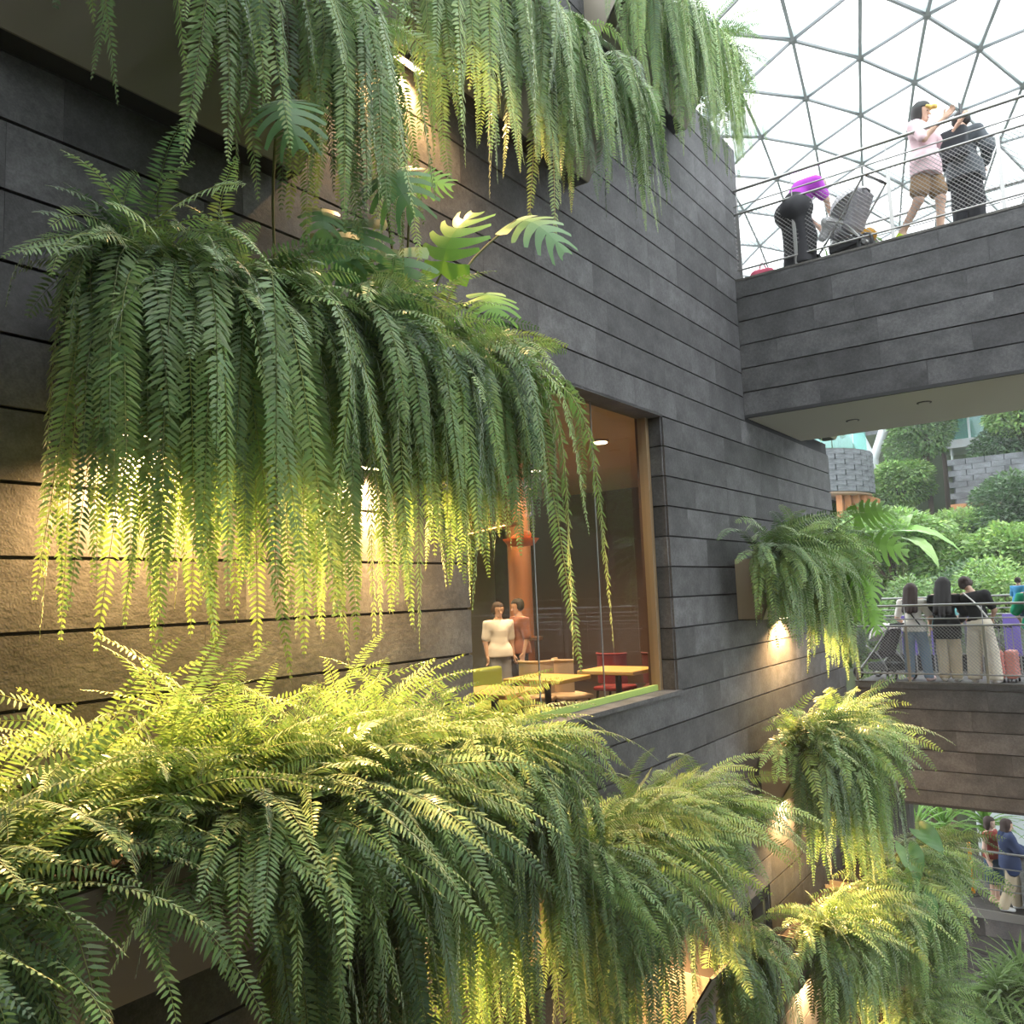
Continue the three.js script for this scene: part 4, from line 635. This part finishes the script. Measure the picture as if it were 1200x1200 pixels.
// curved slate balcony with a glass rail, timber soffit below
{
  const c = V(-5.6, 0, -31.5), rad = 2.6, arc = (a) => V(c.x + rad * Math.sin(a), 0, c.z + rad * Math.cos(a));
  const b = thing('curved_balcony', 'curved slate balcony with a glass rail above a timber shopfront', 'balcony'), y0 = 3.2;
  std('timber_warm', [0.42, 0.19, 0.07], 0.6); std('dark_glass', [0.05, 0.03, 0.045], 0.15); std('beige', [0.55, 0.38, 0.28], 0.8);
  for (let r = 0; r < 8; r++) for (let k = 0; k < 11; k++) { const a0 = R(-90 + k * 17 + (r % 2) * 8), a1 = a0 + R(16.4), p = arc((a0 + a1) / 2), g = part('slate_block', new THREE.BoxGeometry(rad * R(16.4), 0.182, 0.16), M.slate, b); g.position.set(p.x, y0 + 0.094 + r * 0.1875, p.z); g.rotation.y = (a0 + a1) / 2; }
  part('slab', new THREE.CylinderGeometry(rad - 0.1, rad - 0.1, 1.5, 40).translate(c.x, y0 + 0.75, c.z), M.slate, b);
  part('soffit', new THREE.CylinderGeometry(rad - 0.02, rad - 0.02, 0.06, 40).translate(c.x, y0 - 0.03, c.z), M.beige, b);
  for (let k = 0; k < 9; k++) { const a = R(-85 + k * 20), p = arc(a), g = part('glass_panel', new THREE.BoxGeometry(rad * R(19), 0.95, 0.02), M.teal_glass, b); g.position.set(p.x, y0 + 2.0, p.z); g.rotation.y = a; }
  part('shopfront', box(c.x - 2.4, c.x + 1.1, 1.6, y0 - 0.06, c.z + 1.0, c.z - 2), M.dark_glass, b);
  part('shopfront_base', box(c.x - 2.4, c.x + 1.3, 0.4, 2.0, c.z + 1.6, c.z - 2), M.beige, b);
  for (let k = 0; k < 4; k++) part('timber_board', box(c.x + 1.6 + k * 0.22, c.x + 1.8 + k * 0.22, 1.6, y0 - 0.06, c.z + 0.9 - k * 0.25, c.z - 2), M.timber_warm, b);
  glow('strip_lens', [1, 0.93, 0.82], 2.5);
  const l = thing('strip_light', 'white strip light under the curved balcony', 'light', [c.x + 1.1, y0 - 0.08, c.z + 1.5], R(35)); part('tube', box(-0.06, 0.06, -0.05, 0, -0.7, 0.7), M.strip_lens, l);
  const rl = new THREE.RectAreaLight(new THREE.Color(1, 0.95, 0.86), 6, 0.12, 1.4); rl.position.y = -0.07; rl.rotation.x = -Math.PI / 2; l.add(rl);
}
{
  const b = thing('slate_pavilion', 'slate-fronted pavilion with a timber-slatted eave among the trees', 'building', [1.9, -1.35, 0]), z = -34.5;
  for (let r = 0; r < 8; r++) for (let k = 0; k < 4; k++) part('slate_block', box(-2.6 + k * 0.62 - (r % 2) * 0.2, -2.0 + k * 0.62 - (r % 2) * 0.2, 4.1 + r * 0.2125, 4.305 + r * 0.2125, z, z - 0.3), M.slate, b);
  part('body', box(-2.7, -0.2, 2.4, 5.8, z - 0.3, z - 3), M.slate, b);
  part('eave', box(-2.7, 0.4, 3.85, 4.05, z + 0.9, z - 0.3), M.timber_warm, b);
  for (let k = 0; k < 11; k++) part('eave_slat', box(-2.65 + k * 0.28, -2.55 + k * 0.28, 3.3 + k * 0.02, 3.86, z + 0.85, z + 0.78), M.timber_warm, b);
  part('entrance', box(-1.9, -0.4, 2.4, 3.4, z - 0.1, z - 0.35), M.dark_glass, b);
}
{ // pale struts and the teal glass gallery higher up
  phys('mist_glass', [0.85, 0.9, 0.92], { transmission: 0.5, roughness: 0.9, thickness: 0 }); std('pale_steel', [0.72, 0.75, 0.77], 0.5, 0.1);
  const y = thing('branching_column', 'white Y-shaped steel column rising beside the curved balcony', 'column', [-4.62, 4.6, -39.6]);
  part('trunk', rod(V(0, 0, 0), V(0, 0.9, 0), 0.3, 0.3, 12), M.pale_steel, y); part('arm', rod(V(0, 0.7, 0), V(-1.7, 5.2, 0), 0.3, 0.3, 12), M.pale_steel, y); part('arm', rod(V(0, 0.7, 0), V(1.8, 5.2, 0), 0.2, 0.2, 12), M.pale_steel, y);
  const y2 = thing('branching_column', 'white slanted steel column beside the teal glass gallery', 'column', [0.6, 5.6, -38]); part('trunk', rod(V(0, -2, 0), V(0, 2, 0), 0.22, 0.22, 12), M.pale_steel, y2); part('arm', rod(V(0, 1.6, 0), V(-0.9, 6, 0), 0.25, 0.25, 12), M.pale_steel, y2); part('arm', rod(V(0, 1.6, 0), V(1.5, 6, 0), 0.25, 0.25, 12), M.pale_steel, y2);
  const g = thing('glass_gallery', 'teal glass gallery on thin posts above the trees', 'building', [-1.3, 5.4, -39.2]);
  for (let k = 0; k < 6; k++) { part('glass_panel', box(k * 0.72, k * 0.72 + 0.68, 0.5, 2.6, 0, -0.03), M.teal_glass, g); part('post', rod(V(k * 0.72 - 0.02, -2.4, 0.05), V(k * 0.72 - 0.02, 3, 0.05), 0.05), M.pale_steel, g); }
  part('floor_slab', box(-0.4, 4.6, 0.1, 0.45, 0.3, -2), M.pale_steel, g); part('roof_slab', box(-0.4, 4.6, 2.7, 2.9, 0.3, -2), M.pale_steel, g);
}
{
  const L = (k, z) => [k, 0, z], far = [['leaf_mid', 'feathery mid-green tree'], ['leaf_light', 'pale green tree'], ['leaf_light', 'spreading light green tree'], ['leaf_dark', 'dark evergreen tree']];
  const spots = [ // x, y, z, crown height, rx, ry, kind, what it stands beside
    [-1.9, 2.0, -36.5, 4.4, 1.5, 1.8, 0, 'in the middle of the far slope'], [-2.9, 2.0, -36.0, 1.9, 1.4, 1.2, 1, 'below the middle of the far slope'], [-5.1, 0.0, -35.2, 2.6, 1.3, 1.5, 0, 'under the Y-shaped column'], [-1.5, 2.0, -38.0, 6.0, 1.5, 1.3, 1, 'right of the Y-shaped column'],
    [-2.6, 4.6, -40.8, 2.9, 1.5, 1.3, 0, 'below the teal gallery'], [-3.6, 4.6, -41.5, 5.0, 1.8, 1.7, 2, 'high on the far slope'], [0.6, 2.0, -36.9, 2.6, 1.4, 1.4, 3, 'right of the slate pavilion'], [1.6, 2.0, -36.0, 4.6, 1.6, 1.7, 1, 'far right of the slate pavilion'],
    [-0.2, -0.2, -31, 1.7, 1.4, 1.0, 2, 'in front of the slate pavilion'], [-3.2, -0.2, -31.2, 1.9, 1.5, 1.3, 0, 'in front of the far slope'], [1.4, -0.2, -31.5, 2.5, 1.5, 1.4, 3, 'at the foot of the pavilion'], [-6.4, 4.6, -41, 4.4, 1.7, 1.4, 3, 'behind the curved balcony'],
    [-1.5, -2.2, -26.3, 3.6, 1.9, 0.9, 2, 'spreading flat above the banana leaves'], [-0.2, -2.2, -27, 2.6, 1.6, 1.2, 1, 'behind the banana leaves'], [1.5, -2.2, -26.6, 2.7, 1.5, 1.2, 2, 'behind the man in green'], [-3.4, -2.2, -26.8, 2.3, 1.5, 1.1, 1, 'behind the bright monstera'],
    [1.4, 4.6, -42.5, 4.6, 1.7, 1.5, 1, 'right of the teal gallery'], [3.6, 2.0, -36, 4.2, 2, 2, 0, 'on the right slope'], [6, 2.0, -37, 4.6, 2.2, 2.2, 1, 'further on the right slope'], [4.2, -2.2, -27, 3.0, 2, 1.6, 2, 'low on the right slope'], [9, 0, -34, 4, 2.6, 2.4, 1, 'at the right end of the slope'], [7.5, -2.2, -27, 2.6, 2.2, 1.8, 3, 'at the low right end of the slope'],
    [12.5, 0, -30, 5, 3, 3, 0, 'beyond the bridge ends'], [16, -2, -24, 5, 3.5, 3.4, 1, 'beside the bridge ends'], [-9.5, 0, -34, 5, 2.6, 2.6, 3, 'behind the wall end'],
  ];
  spots.forEach(([x, y, z, h, rx, ry, k, where], i) => tree(far[k][1] + ' ' + where, [x, y, z], h, rx, ry, far[k][0], Math.round(5000 + 4600 * rx * ry), 0.15, 300 + i));
  const bush = [['leaf_light', 'bright bush'], ['leaf_mid', 'green bush'], ['leaf_dark', 'dark glossy bush']];
  [[-0.9, -22.5, 0, 'behind the woman in the white T-shirt'], [0.3, -21.6, 1, 'behind the black-haired woman'], [1.5, -21.8, 0, 'behind the woman with the bag strap'], [2.7, -21.8, 1, 'behind the man in green'], [-2.2, -22, 1, 'left of the white T-shirt woman'], [0.9, -23.8, 2, 'deep behind the visitors'], [2.2, -24, 2, 'deep behind the man in green'], [-0.6, -24.2, 1, 'deep behind the white T-shirt woman'], [4.3, -22, 0, 'right of the man in green'], [6, -22.4, 1, 'towards the bridge end']].forEach(([x, z, k, where], i) => tree(bush[k][1] + ' ' + where, [x, -8.0, z], 6.4 + (i % 3) * 0.5, 1.15, 1.3, bush[k][0], 10000, 0.11, 500 + i, 'bushes behind the middle bridge', 'garden_bush'));
}
broadPlant('banana_plant', 'banana plant with broad pale leaves behind the visitors', [-0.9, -2.2, -25], [[-0.8, 1.35, -24.8, 10, -10, 20, 1.5, 'leaf_lime'], [-1.1, 1.3, -24.9, 150, 0, -20, 1.3, 'leaf_lime'], [-0.7, 1.1, -24.7, -40, -20, 0, 1.3, 'leaf_light'], [-0.9, 1.4, -25, 80, 40, 0, 1.2, 'leaf_light']], 'banana');
// plants beside the lowest walkway
broadPlant('banana_plant', 'banana plant with one bright upright leaf beside the lowest walkway', [0.1, -5.9, -20.5], [[0.35, -4.3, -20.4, 20, 20, 60, 0.9, 'leaf_lime'], [0.1, -4.3, -20.4, -30, -20, 10, 0.8, 'leaf_lime'], [0.3, -4.5, -20.3, -70, -10, 10, 0.8, 'leaf_lime'], [-0.1, -4.2, -20.6, 170, 10, 0, 0.8, 'leaf_lime']], 'banana');
for (const [x, z, L, where] of [[0.4, -19.9, 0.9, 'beside the orange posts'], [0.0, -19.2, 1.0, 'left of the orange posts'], [1.1, -20.6, 0.9, 'behind the woman in rust'], [2.4, -20.8, 0.8, 'behind the man in navy']]) spikyPlant('light green strappy plant ' + where, [x, LL + 0.9, z], 40, L, null, 'leaf_lime');
for (const [x, z, w] of [[0.98, -18.95, 'shorter orange barrier post near the strappy plants'], [1.28, -19.2, 'orange barrier post beside the woman in rust']]) { const p = thing('barrier_post', w, 'post', [x, LL, z]); part('post', rod(V(0, 0, 0), V(0, 0.95, 0), 0.035, 0.035, 10), cloth('#d98a1e'), p); part('foot', new THREE.CylinderGeometry(0.14, 0.15, 0.03, 16).translate(0, 0.015, 0), M.dark, p); part('cap', new THREE.SphereGeometry(0.04, 10, 8).translate(0, 0.96, 0), cloth('#e0a030'), p); }
{ const c = thing('concrete_column', 'pale concrete column under the middle bridge', 'column', [0.2, -7.6, -17.1]); part('shaft', rbox(-0.16, 0.16, 0, 3.9, -0.2, 0.2, 0.02), M.concrete, c); part('collar', rbox(-0.19, 0.19, 3.75, 3.9, -0.23, 0.23, 0.01), M.concrete, c); }
{ const c = thing('stone_pillar_bed', 'stone-clad pillar bed of grassy plants in front of the lowest walkway wall', 'planter'), x0 = 1.3, x1 = 3.2, top = -6.75;
  for (let r = 0; r < 8; r++) for (let k = 0; k < 2; k++) part('stone_panel', panelGeo('x', 0.95, CH, (r + k) & 3), stones[(r * 2 + k * 3) % 5], c).position.set(x0 + 0.475 + k * 0.95, top - CH * (r + 0.5), -15.0);
  part('core', box(x0, x1, -14, top - 0.08, -15.015, -16.4), M.joint, c); part('soil', box(x0 + 0.03, x1 - 0.03, top - 0.08, top - 0.03, -15.03, -16.3), M.soil, c); }
for (const [x, z, w] of [[1.75, -15.3, 'nearest the wall'], [2.2, -15.5, 'in the middle of the bed'], [2.7, -15.3, 'at the outer end of the bed'], [2.0, -16.0, 'at the back of the bed']]) spikyPlant('yellow-green grassy plant on the pillar bed, ' + w, [x, -6.5, z], 70, 0.75, null, 'leaf_light');
fern(AN, 'fern on the pillar bed below the lowest walkway', [1.5, -6.72, -15.2], [['arch', 60, -60, 130, 0.7, 1.2, 'mid'], ['hang', 40, -40, 120, 0.6, 1.2, 'mid']]);
{ const w = thing('added_mist_screen', 'pale glass screen added to stand for bright white mist behind the lowest walkway', 'screen', [0.8, LL, -21.6]); for (let k = 0; k < 5; k++) part('glass_panel', box(k * 1.3, k * 1.3 + 1.27, 0.1, 2.4, 0, -0.03), M.mist_glass, w); for (let k = 0; k < 6; k++) part('post', box(k * 1.3 - 0.025, k * 1.3 + 0.005, 0, 2.45, 0.02, -0.05), M.pale_steel, w); }  // added pale panels: the bright white mist put into a surface colour
// things on the bridges
function suitcase(label, pos, turn, hex, h = 0.6, w = 0.22, d = 0.4) {
  const s = thing('suitcase', label, 'suitcase', pos, turn), m = cloth(hex, 0.5); part('shell', rbox(-w / 2, w / 2, 0.06, h, -d / 2, d / 2, 0.04, 3), m, s);
  for (let k = 0; k < 5; k++) part('rib', rbox(-w / 2 - 0.006, w / 2 + 0.006, 0.1 + k * h / 6, 0.115 + k * h / 6, -d / 2 - 0.006, d / 2 + 0.006, 0.004, 1), m, s);
  for (const x of [-1, 1]) { part('handle_tube', rod(V(x * w * 0.3, h, 0.02), V(x * w * 0.3, h + 0.38, 0.02), 0.008), M.steel, s); for (const z of [-1, 1]) part('wheel', new THREE.CylinderGeometry(0.03, 0.03, 0.025, 12).rotateZ(Math.PI / 2).translate(x * w * 0.36, 0.03, z * d * 0.4), M.dark, s); }
  part('handle_grip', rod(V(-w * 0.34, h + 0.38, 0.02), V(w * 0.34, h + 0.38, 0.02), 0.014), M.dark, s); return s;
}
suitcase('salmon-pink suitcase standing nearer the woman in cream trousers', [2.12, DM, -15.95], R(10), '#e58f86', 0.52, 0.16, 0.34);
suitcase('salmon-pink suitcase standing beside the green-shirted man', [2.32, DM, -15.98], R(-5), '#e79a90', 0.52, 0.16, 0.34);
suitcase('dark grey suitcase pushed by the man in navy', [2.12, LL, -18.5], R(20), '#34363a', 0.72, 0.3, 0.46);
{ const b = thing('white_bag', 'white bag lying on the dark suitcase', 'bag', [2.12, LL + 0.73, -18.5]); part('body', hull([[V(-0.08, 0.1, 0), V(0.1, 0.1, 0), 0.1, 0.09]], 0.014, 0.02, (x, y) => -y + 0.0), cloth('#e8e4de'), b); part('strap', tube([V(-0.1, 0.16, 0), V(0, 0.27, 0.02), V(0.1, 0.16, 0)], 0.01), cloth('#b5524f'), b); }
function stroller(label, pos, turn, hood, seat, extra) {
  const s = thing('stroller', label, 'stroller', pos, turn);
  for (const x of [-0.24, 0.24]) { part('side_tube', tube([V(x, 0.12, -0.38), V(x, 0.5, 0.0), V(x, 0.98, 0.42)], 0.014), M.steel, s); part('side_tube', tube([V(x, 0.12, 0.35), V(x, 0.45, 0.1), V(x, 0.6, -0.15)], 0.013), M.steel, s); for (const z of [-0.38, 0.36]) { const w = part('wheel', new THREE.TorusGeometry(0.095, 0.022, 8, 20).rotateY(Math.PI / 2).translate(x, 0.115, z), M.dark, s); part('hub', new THREE.CylinderGeometry(0.03, 0.03, 0.05, 10).rotateZ(Math.PI / 2).translate(x, 0.115, z), M.steel, w); } }
  part('handle', rod(V(-0.24, 0.98, 0.42), V(0.24, 0.98, 0.42), 0.018), M.dark, s);
  part('seat', hull([[V(-0.13, 0.42, -0.12), V(0.13, 0.42, -0.12), 0.07, 0.07], [V(-0.13, 0.45, 0.05), V(0.13, 0.45, 0.05), 0.06, 0.06], [V(-0.13, 0.5, 0.08), V(-0.13, 0.85, 0.25), 0.06, 0.05], [V(0.13, 0.5, 0.08), V(0.13, 0.85, 0.25), 0.06, 0.05], [V(0, 0.5, 0.08), V(0, 0.85, 0.25), 0.07, 0.06]], 0.02, 0.06), cloth(seat), s);
  part('hood', new THREE.SphereGeometry(0.3, 20, 8, 0, Math.PI * 2, 0, Math.PI * 0.42).scale(0.85, 0.9, 1).rotateX(R(-25)).translate(0, 0.72, 0.08), cloth(hood), s);
  part('basket', rbox(-0.2, 0.2, 0.16, 0.3, -0.2, 0.25, 0.03), M.dark, s); extra?.(s); return s;
}
stroller('stroller with grey hood, white blanket and yellow bag beside the bent-over visitor', [1.42, DU, -11.15], R(70), '#d0d0d2', '#8f8e94', (s) => { part('blanket', hull([[V(-0.18, 0.62, -0.2), V(0.18, 0.62, -0.2), 0.07, 0.07], [V(0.1, 0.6, -0.2), V(0.14, 0.4, -0.3), 0.08, 0.06], [V(-0.1, 0.6, -0.2), V(-0.14, 0.45, -0.3), 0.08, 0.06]], 0.02, 0.06), cloth('#d5d5d6'), s); part('yellow_bag', hull([[V(0.12, 0.34, 0.2), V(0.22, 0.3, -0.1), 0.1, 0.08]], 0.02, 0.04), cloth('#c9952c'), s); });
stroller('dark stroller with a pale hood left of the woman in jeans', [0.35, DM, -15.95], R(60), '#cfcac6', '#4a4347');
{ const b = thing('pink_bag', 'small pink bag on the deck by the wall end', 'bag', [0.3, DU, -11.0]); part('body', hull([[V(-0.08, 0.1, 0), V(0.08, 0.1, 0), 0.1, 0.09]], 0.014, 0.02, (x, y) => -y), cloth('#d8607a'), b); part('handle', tube([V(-0.06, 0.17, 0), V(0, 0.28, 0), V(0.06, 0.17, 0)], 0.01), cloth('#b94a64'), b); }
for (const [x, w] of [[0.5, 'purple sign panel left of the woman in jeans'], [1.02, 'purple sign panel behind the black-haired woman'], [1.62, 'purple sign panel behind the woman with the bag strap'], [2.22, 'purple sign panel behind the pink suitcases']]) { const s = thing('sign_panel', w, 'sign', [x, DM, -17.5]); part('board', rbox(-0.13, 0.13, 0.3, 1.05, -0.02, 0.0, 0.006, 1), cloth('#7d6cc0'), s); part('leg', rod(V(-0.1, 0, -0.01), V(-0.1, 0.35, -0.01), 0.012), M.steel, s); part('leg', rod(V(0.1, 0, -0.01), V(0.1, 0.35, -0.01), 0.012), M.steel, s); }
{ const p = thing('parapet', 'low dark parapet along the far side of the middle bridge', 'parapet'); part('wall', box(0, 9, DM, DM + 0.28, -17.65, -17.85), M.dark, p); part('coping', box(0, 9, DM + 0.28, DM + 0.31, -17.62, -17.88), M.concrete, p); }
railing('steel railing with wire mesh on the far side of the middle bridge', 0.02, 8.9, DM + 0.1, -17.72, [0.3, 1.45, 2.6, 3.75, 4.9, 6.05, 7.2]);

// ------------------------------------------------------------ dining room furniture
std('table_wood', [0.62, 0.40, 0.10], 0.45); std('woven', [0.52, 0.38, 0.24], 0.8); std('copper', [0.75, 0.35, 0.18], 0.3, 0.8); std('bottle', [0.12, 0.06, 0.03], 0.12);
function table(label, x, z, w, d) { const t = thing('dining_table', label, 'table', [x, -1.75, z]); part('tabletop', rbox(-w / 2, w / 2, 0.74, 0.79, -d / 2, d / 2, 0.012), M.table_wood, t); part('pedestal', new THREE.CylinderGeometry(0.04, 0.04, 0.74, 12).translate(0, 0.37, 0), M.dark, t); part('foot', new THREE.CylinderGeometry(0.24, 0.26, 0.03, 24).translate(0, 0.015, 0), M.dark, t); return t; }
table('yellow-topped dining table at the window by the tan bench', -1.55, -7.0, 0.8, 0.7); table('yellow-topped dining table in front of the woven chair', -1.75, -8.3, 0.8, 0.7); table('yellow-topped dining table at the far end of the window', -1.4, -9.4, 0.8, 0.7);
function chair(label, x, z, turn, mat, back = 1) {
  const c = thing('dining_chair', label, 'chair', [x, -1.75, z], turn); part('seat', rbox(-0.23, 0.23, 0.42, 0.48, -0.22, 0.22, 0.025, 2), mat, c);
  part('backrest', new THREE.CylinderGeometry(0.25, 0.25, 0.4, 20, 1, true, Math.PI * 0.62, Math.PI * 0.76).translate(0, 0.72, 0.03), mat, c); part('back_rim', new THREE.TorusGeometry(0.25, 0.016, 8, 20, Math.PI * 0.76).rotateX(Math.PI / 2).rotateY(Math.PI * 0.88 ).translate(0, 0.92, 0.03), mat, c);
  for (const a of [-1, 1]) for (const b of [-1, 1]) part('leg', rod(V(a * 0.22, 0, b * 0.21), V(a * 0.18, 0.43, b * 0.17), 0.014, 0.018), M.dark, c); return c;
}
chair('woven tan chair beside the middle table', -2.3, -8.9, R(200), M.woven); chair('woven tan chair with its back to the copper column', -2.0, -9.2, R(150), M.woven); chair('red dining chair near the far table', -1.9, -10.2, R(180), cloth('#7a1f22')); chair('dark red chair beside the red one', -1.3, -10.4, R(200), cloth('#5a2426'));
{ const b = thing('bench_seat', 'long green bench along the dining tables', 'bench', [-2.6, -1.75, -7.6]); part('seat', rbox(-0.25, 0.25, 0.3, 0.46, -1.2, 1.2, 0.04, 2), cloth('#8d9a3c'), b); part('backrest', rbox(-0.3, -0.18, 0.46, 0.86, -1.2, 1.2, 0.04, 2), cloth('#8d9a3c'), b); part('plinth', rbox(-0.2, 0.2, 0, 0.3, -1.15, 1.15, 0.01, 1), M.dark, b);
  const c = thing('bench_seat', 'tan upholstered bench just inside the window', 'bench', [-0.8, -1.75, -6.9]); part('seat', rbox(-0.25, 0.25, 0.3, 0.5, -0.9, 0.9, 0.05, 3), cloth('#b07a4c'), c); part('plinth', rbox(-0.2, 0.2, 0, 0.3, -0.85, 0.85, 0.01, 1), M.dark, c); }
{ const c = thing('copper_column', 'polished copper column in the dining room', 'column', [-4.3, -1.75, -11.4]); part('shaft', new THREE.CylinderGeometry(0.2, 0.2, 3.8, 28).translate(0, 1.9, 0), M.copper, c); part('ledge', new THREE.CylinderGeometry(0.34, 0.34, 0.05, 28).translate(0, 1.05, 0), M.timber, c); }
{ const s = thing('bottle_shelf', 'lit bar shelf hanging below the dining room ceiling', 'shelf', [-4.0, 1.05, -10.2], R(-30)); part('board', rbox(-0.9, 0.9, 0, 0.04, -0.15, 0.15, 0.005, 1), M.timber, s); part('upper_board', rbox(-0.9, 0.9, 0.42, 0.46, -0.15, 0.15, 0.005, 1), M.timber, s); for (const x of [-0.88, 0, 0.88]) part('hanger', rod(V(x, 0, 0), V(x, 1.0, 0), 0.012), M.dark, s); glow('amber_strip', [1, 0.42, 0.12], 2.5); part('light_strip', rbox(-0.88, 0.88, -0.012, 0, 0.1, 0.14, 0.003, 1), M.amber_strip, s);
  const rl = new THREE.RectAreaLight(new THREE.Color().setRGB(1, 0.45, 0.15), 10, 1.7, 0.04); rl.position.set(0, -0.02, 0.12); rl.rotation.x = -Math.PI / 2; s.add(rl);
  const prof = [[0, 0], [0.035, 0], [0.036, 0.16], [0.012, 0.22], [0.012, 0.28], [0, 0.28]].map((p) => new THREE.Vector2(...p)), g = new THREE.LatheGeometry(prof, 12);
  for (let k = 0; k < 12; k++) { const b = thing('bottle', 'dark bottle on the lit bar shelf', 'bottle', [0, 0, 0], 0, 'bottles on the bar shelf'); part('glass', g, M.bottle, b); part('stopper', new THREE.CylinderGeometry(0.013, 0.013, 0.04, 8).translate(0, 0.29, 0), cloth(['#b98b3a', '#702a20', '#c9c2ae'][k % 3]), b); const p = V(-0.8 + k * 0.145, 0.04, 0).applyAxisAngle(V(0, 1, 0), R(-30)); b.position.set(-4.0 + p.x, 1.09, -10.2 + p.z); } }
{ const s = thing('hanging_planter', 'terracotta-coloured dish hanging from the dining room ceiling', 'planter', [-3.4, 0.75, -10.2]); part('dish', new THREE.LatheGeometry([[0, 0], [0.2, 0.02], [0.28, 0.12], [0.26, 0.12], [0.18, 0.04], [0, 0.04]].map((p) => new THREE.Vector2(...p)), 24), cloth('#c8663a'), s); for (const a of [0, 2.1, 4.2]) part('wire', rod(V(0.26 * Math.cos(a), 0.12, 0.26 * Math.sin(a)), V(0, 1.3, 0), 0.004), M.dark, s); for (let k = 0; k < 9; k++) part('gourd', new THREE.SphereGeometry(0.06, 10, 8).translate(0.14 * Math.cos(k * 2.4) * Math.sqrt(k / 9), 0.12 + (k % 3) * 0.03, 0.14 * Math.sin(k * 2.4) * Math.sqrt(k / 9)), cloth('#e08a58'), s); }
renderer.render(scene, camera);
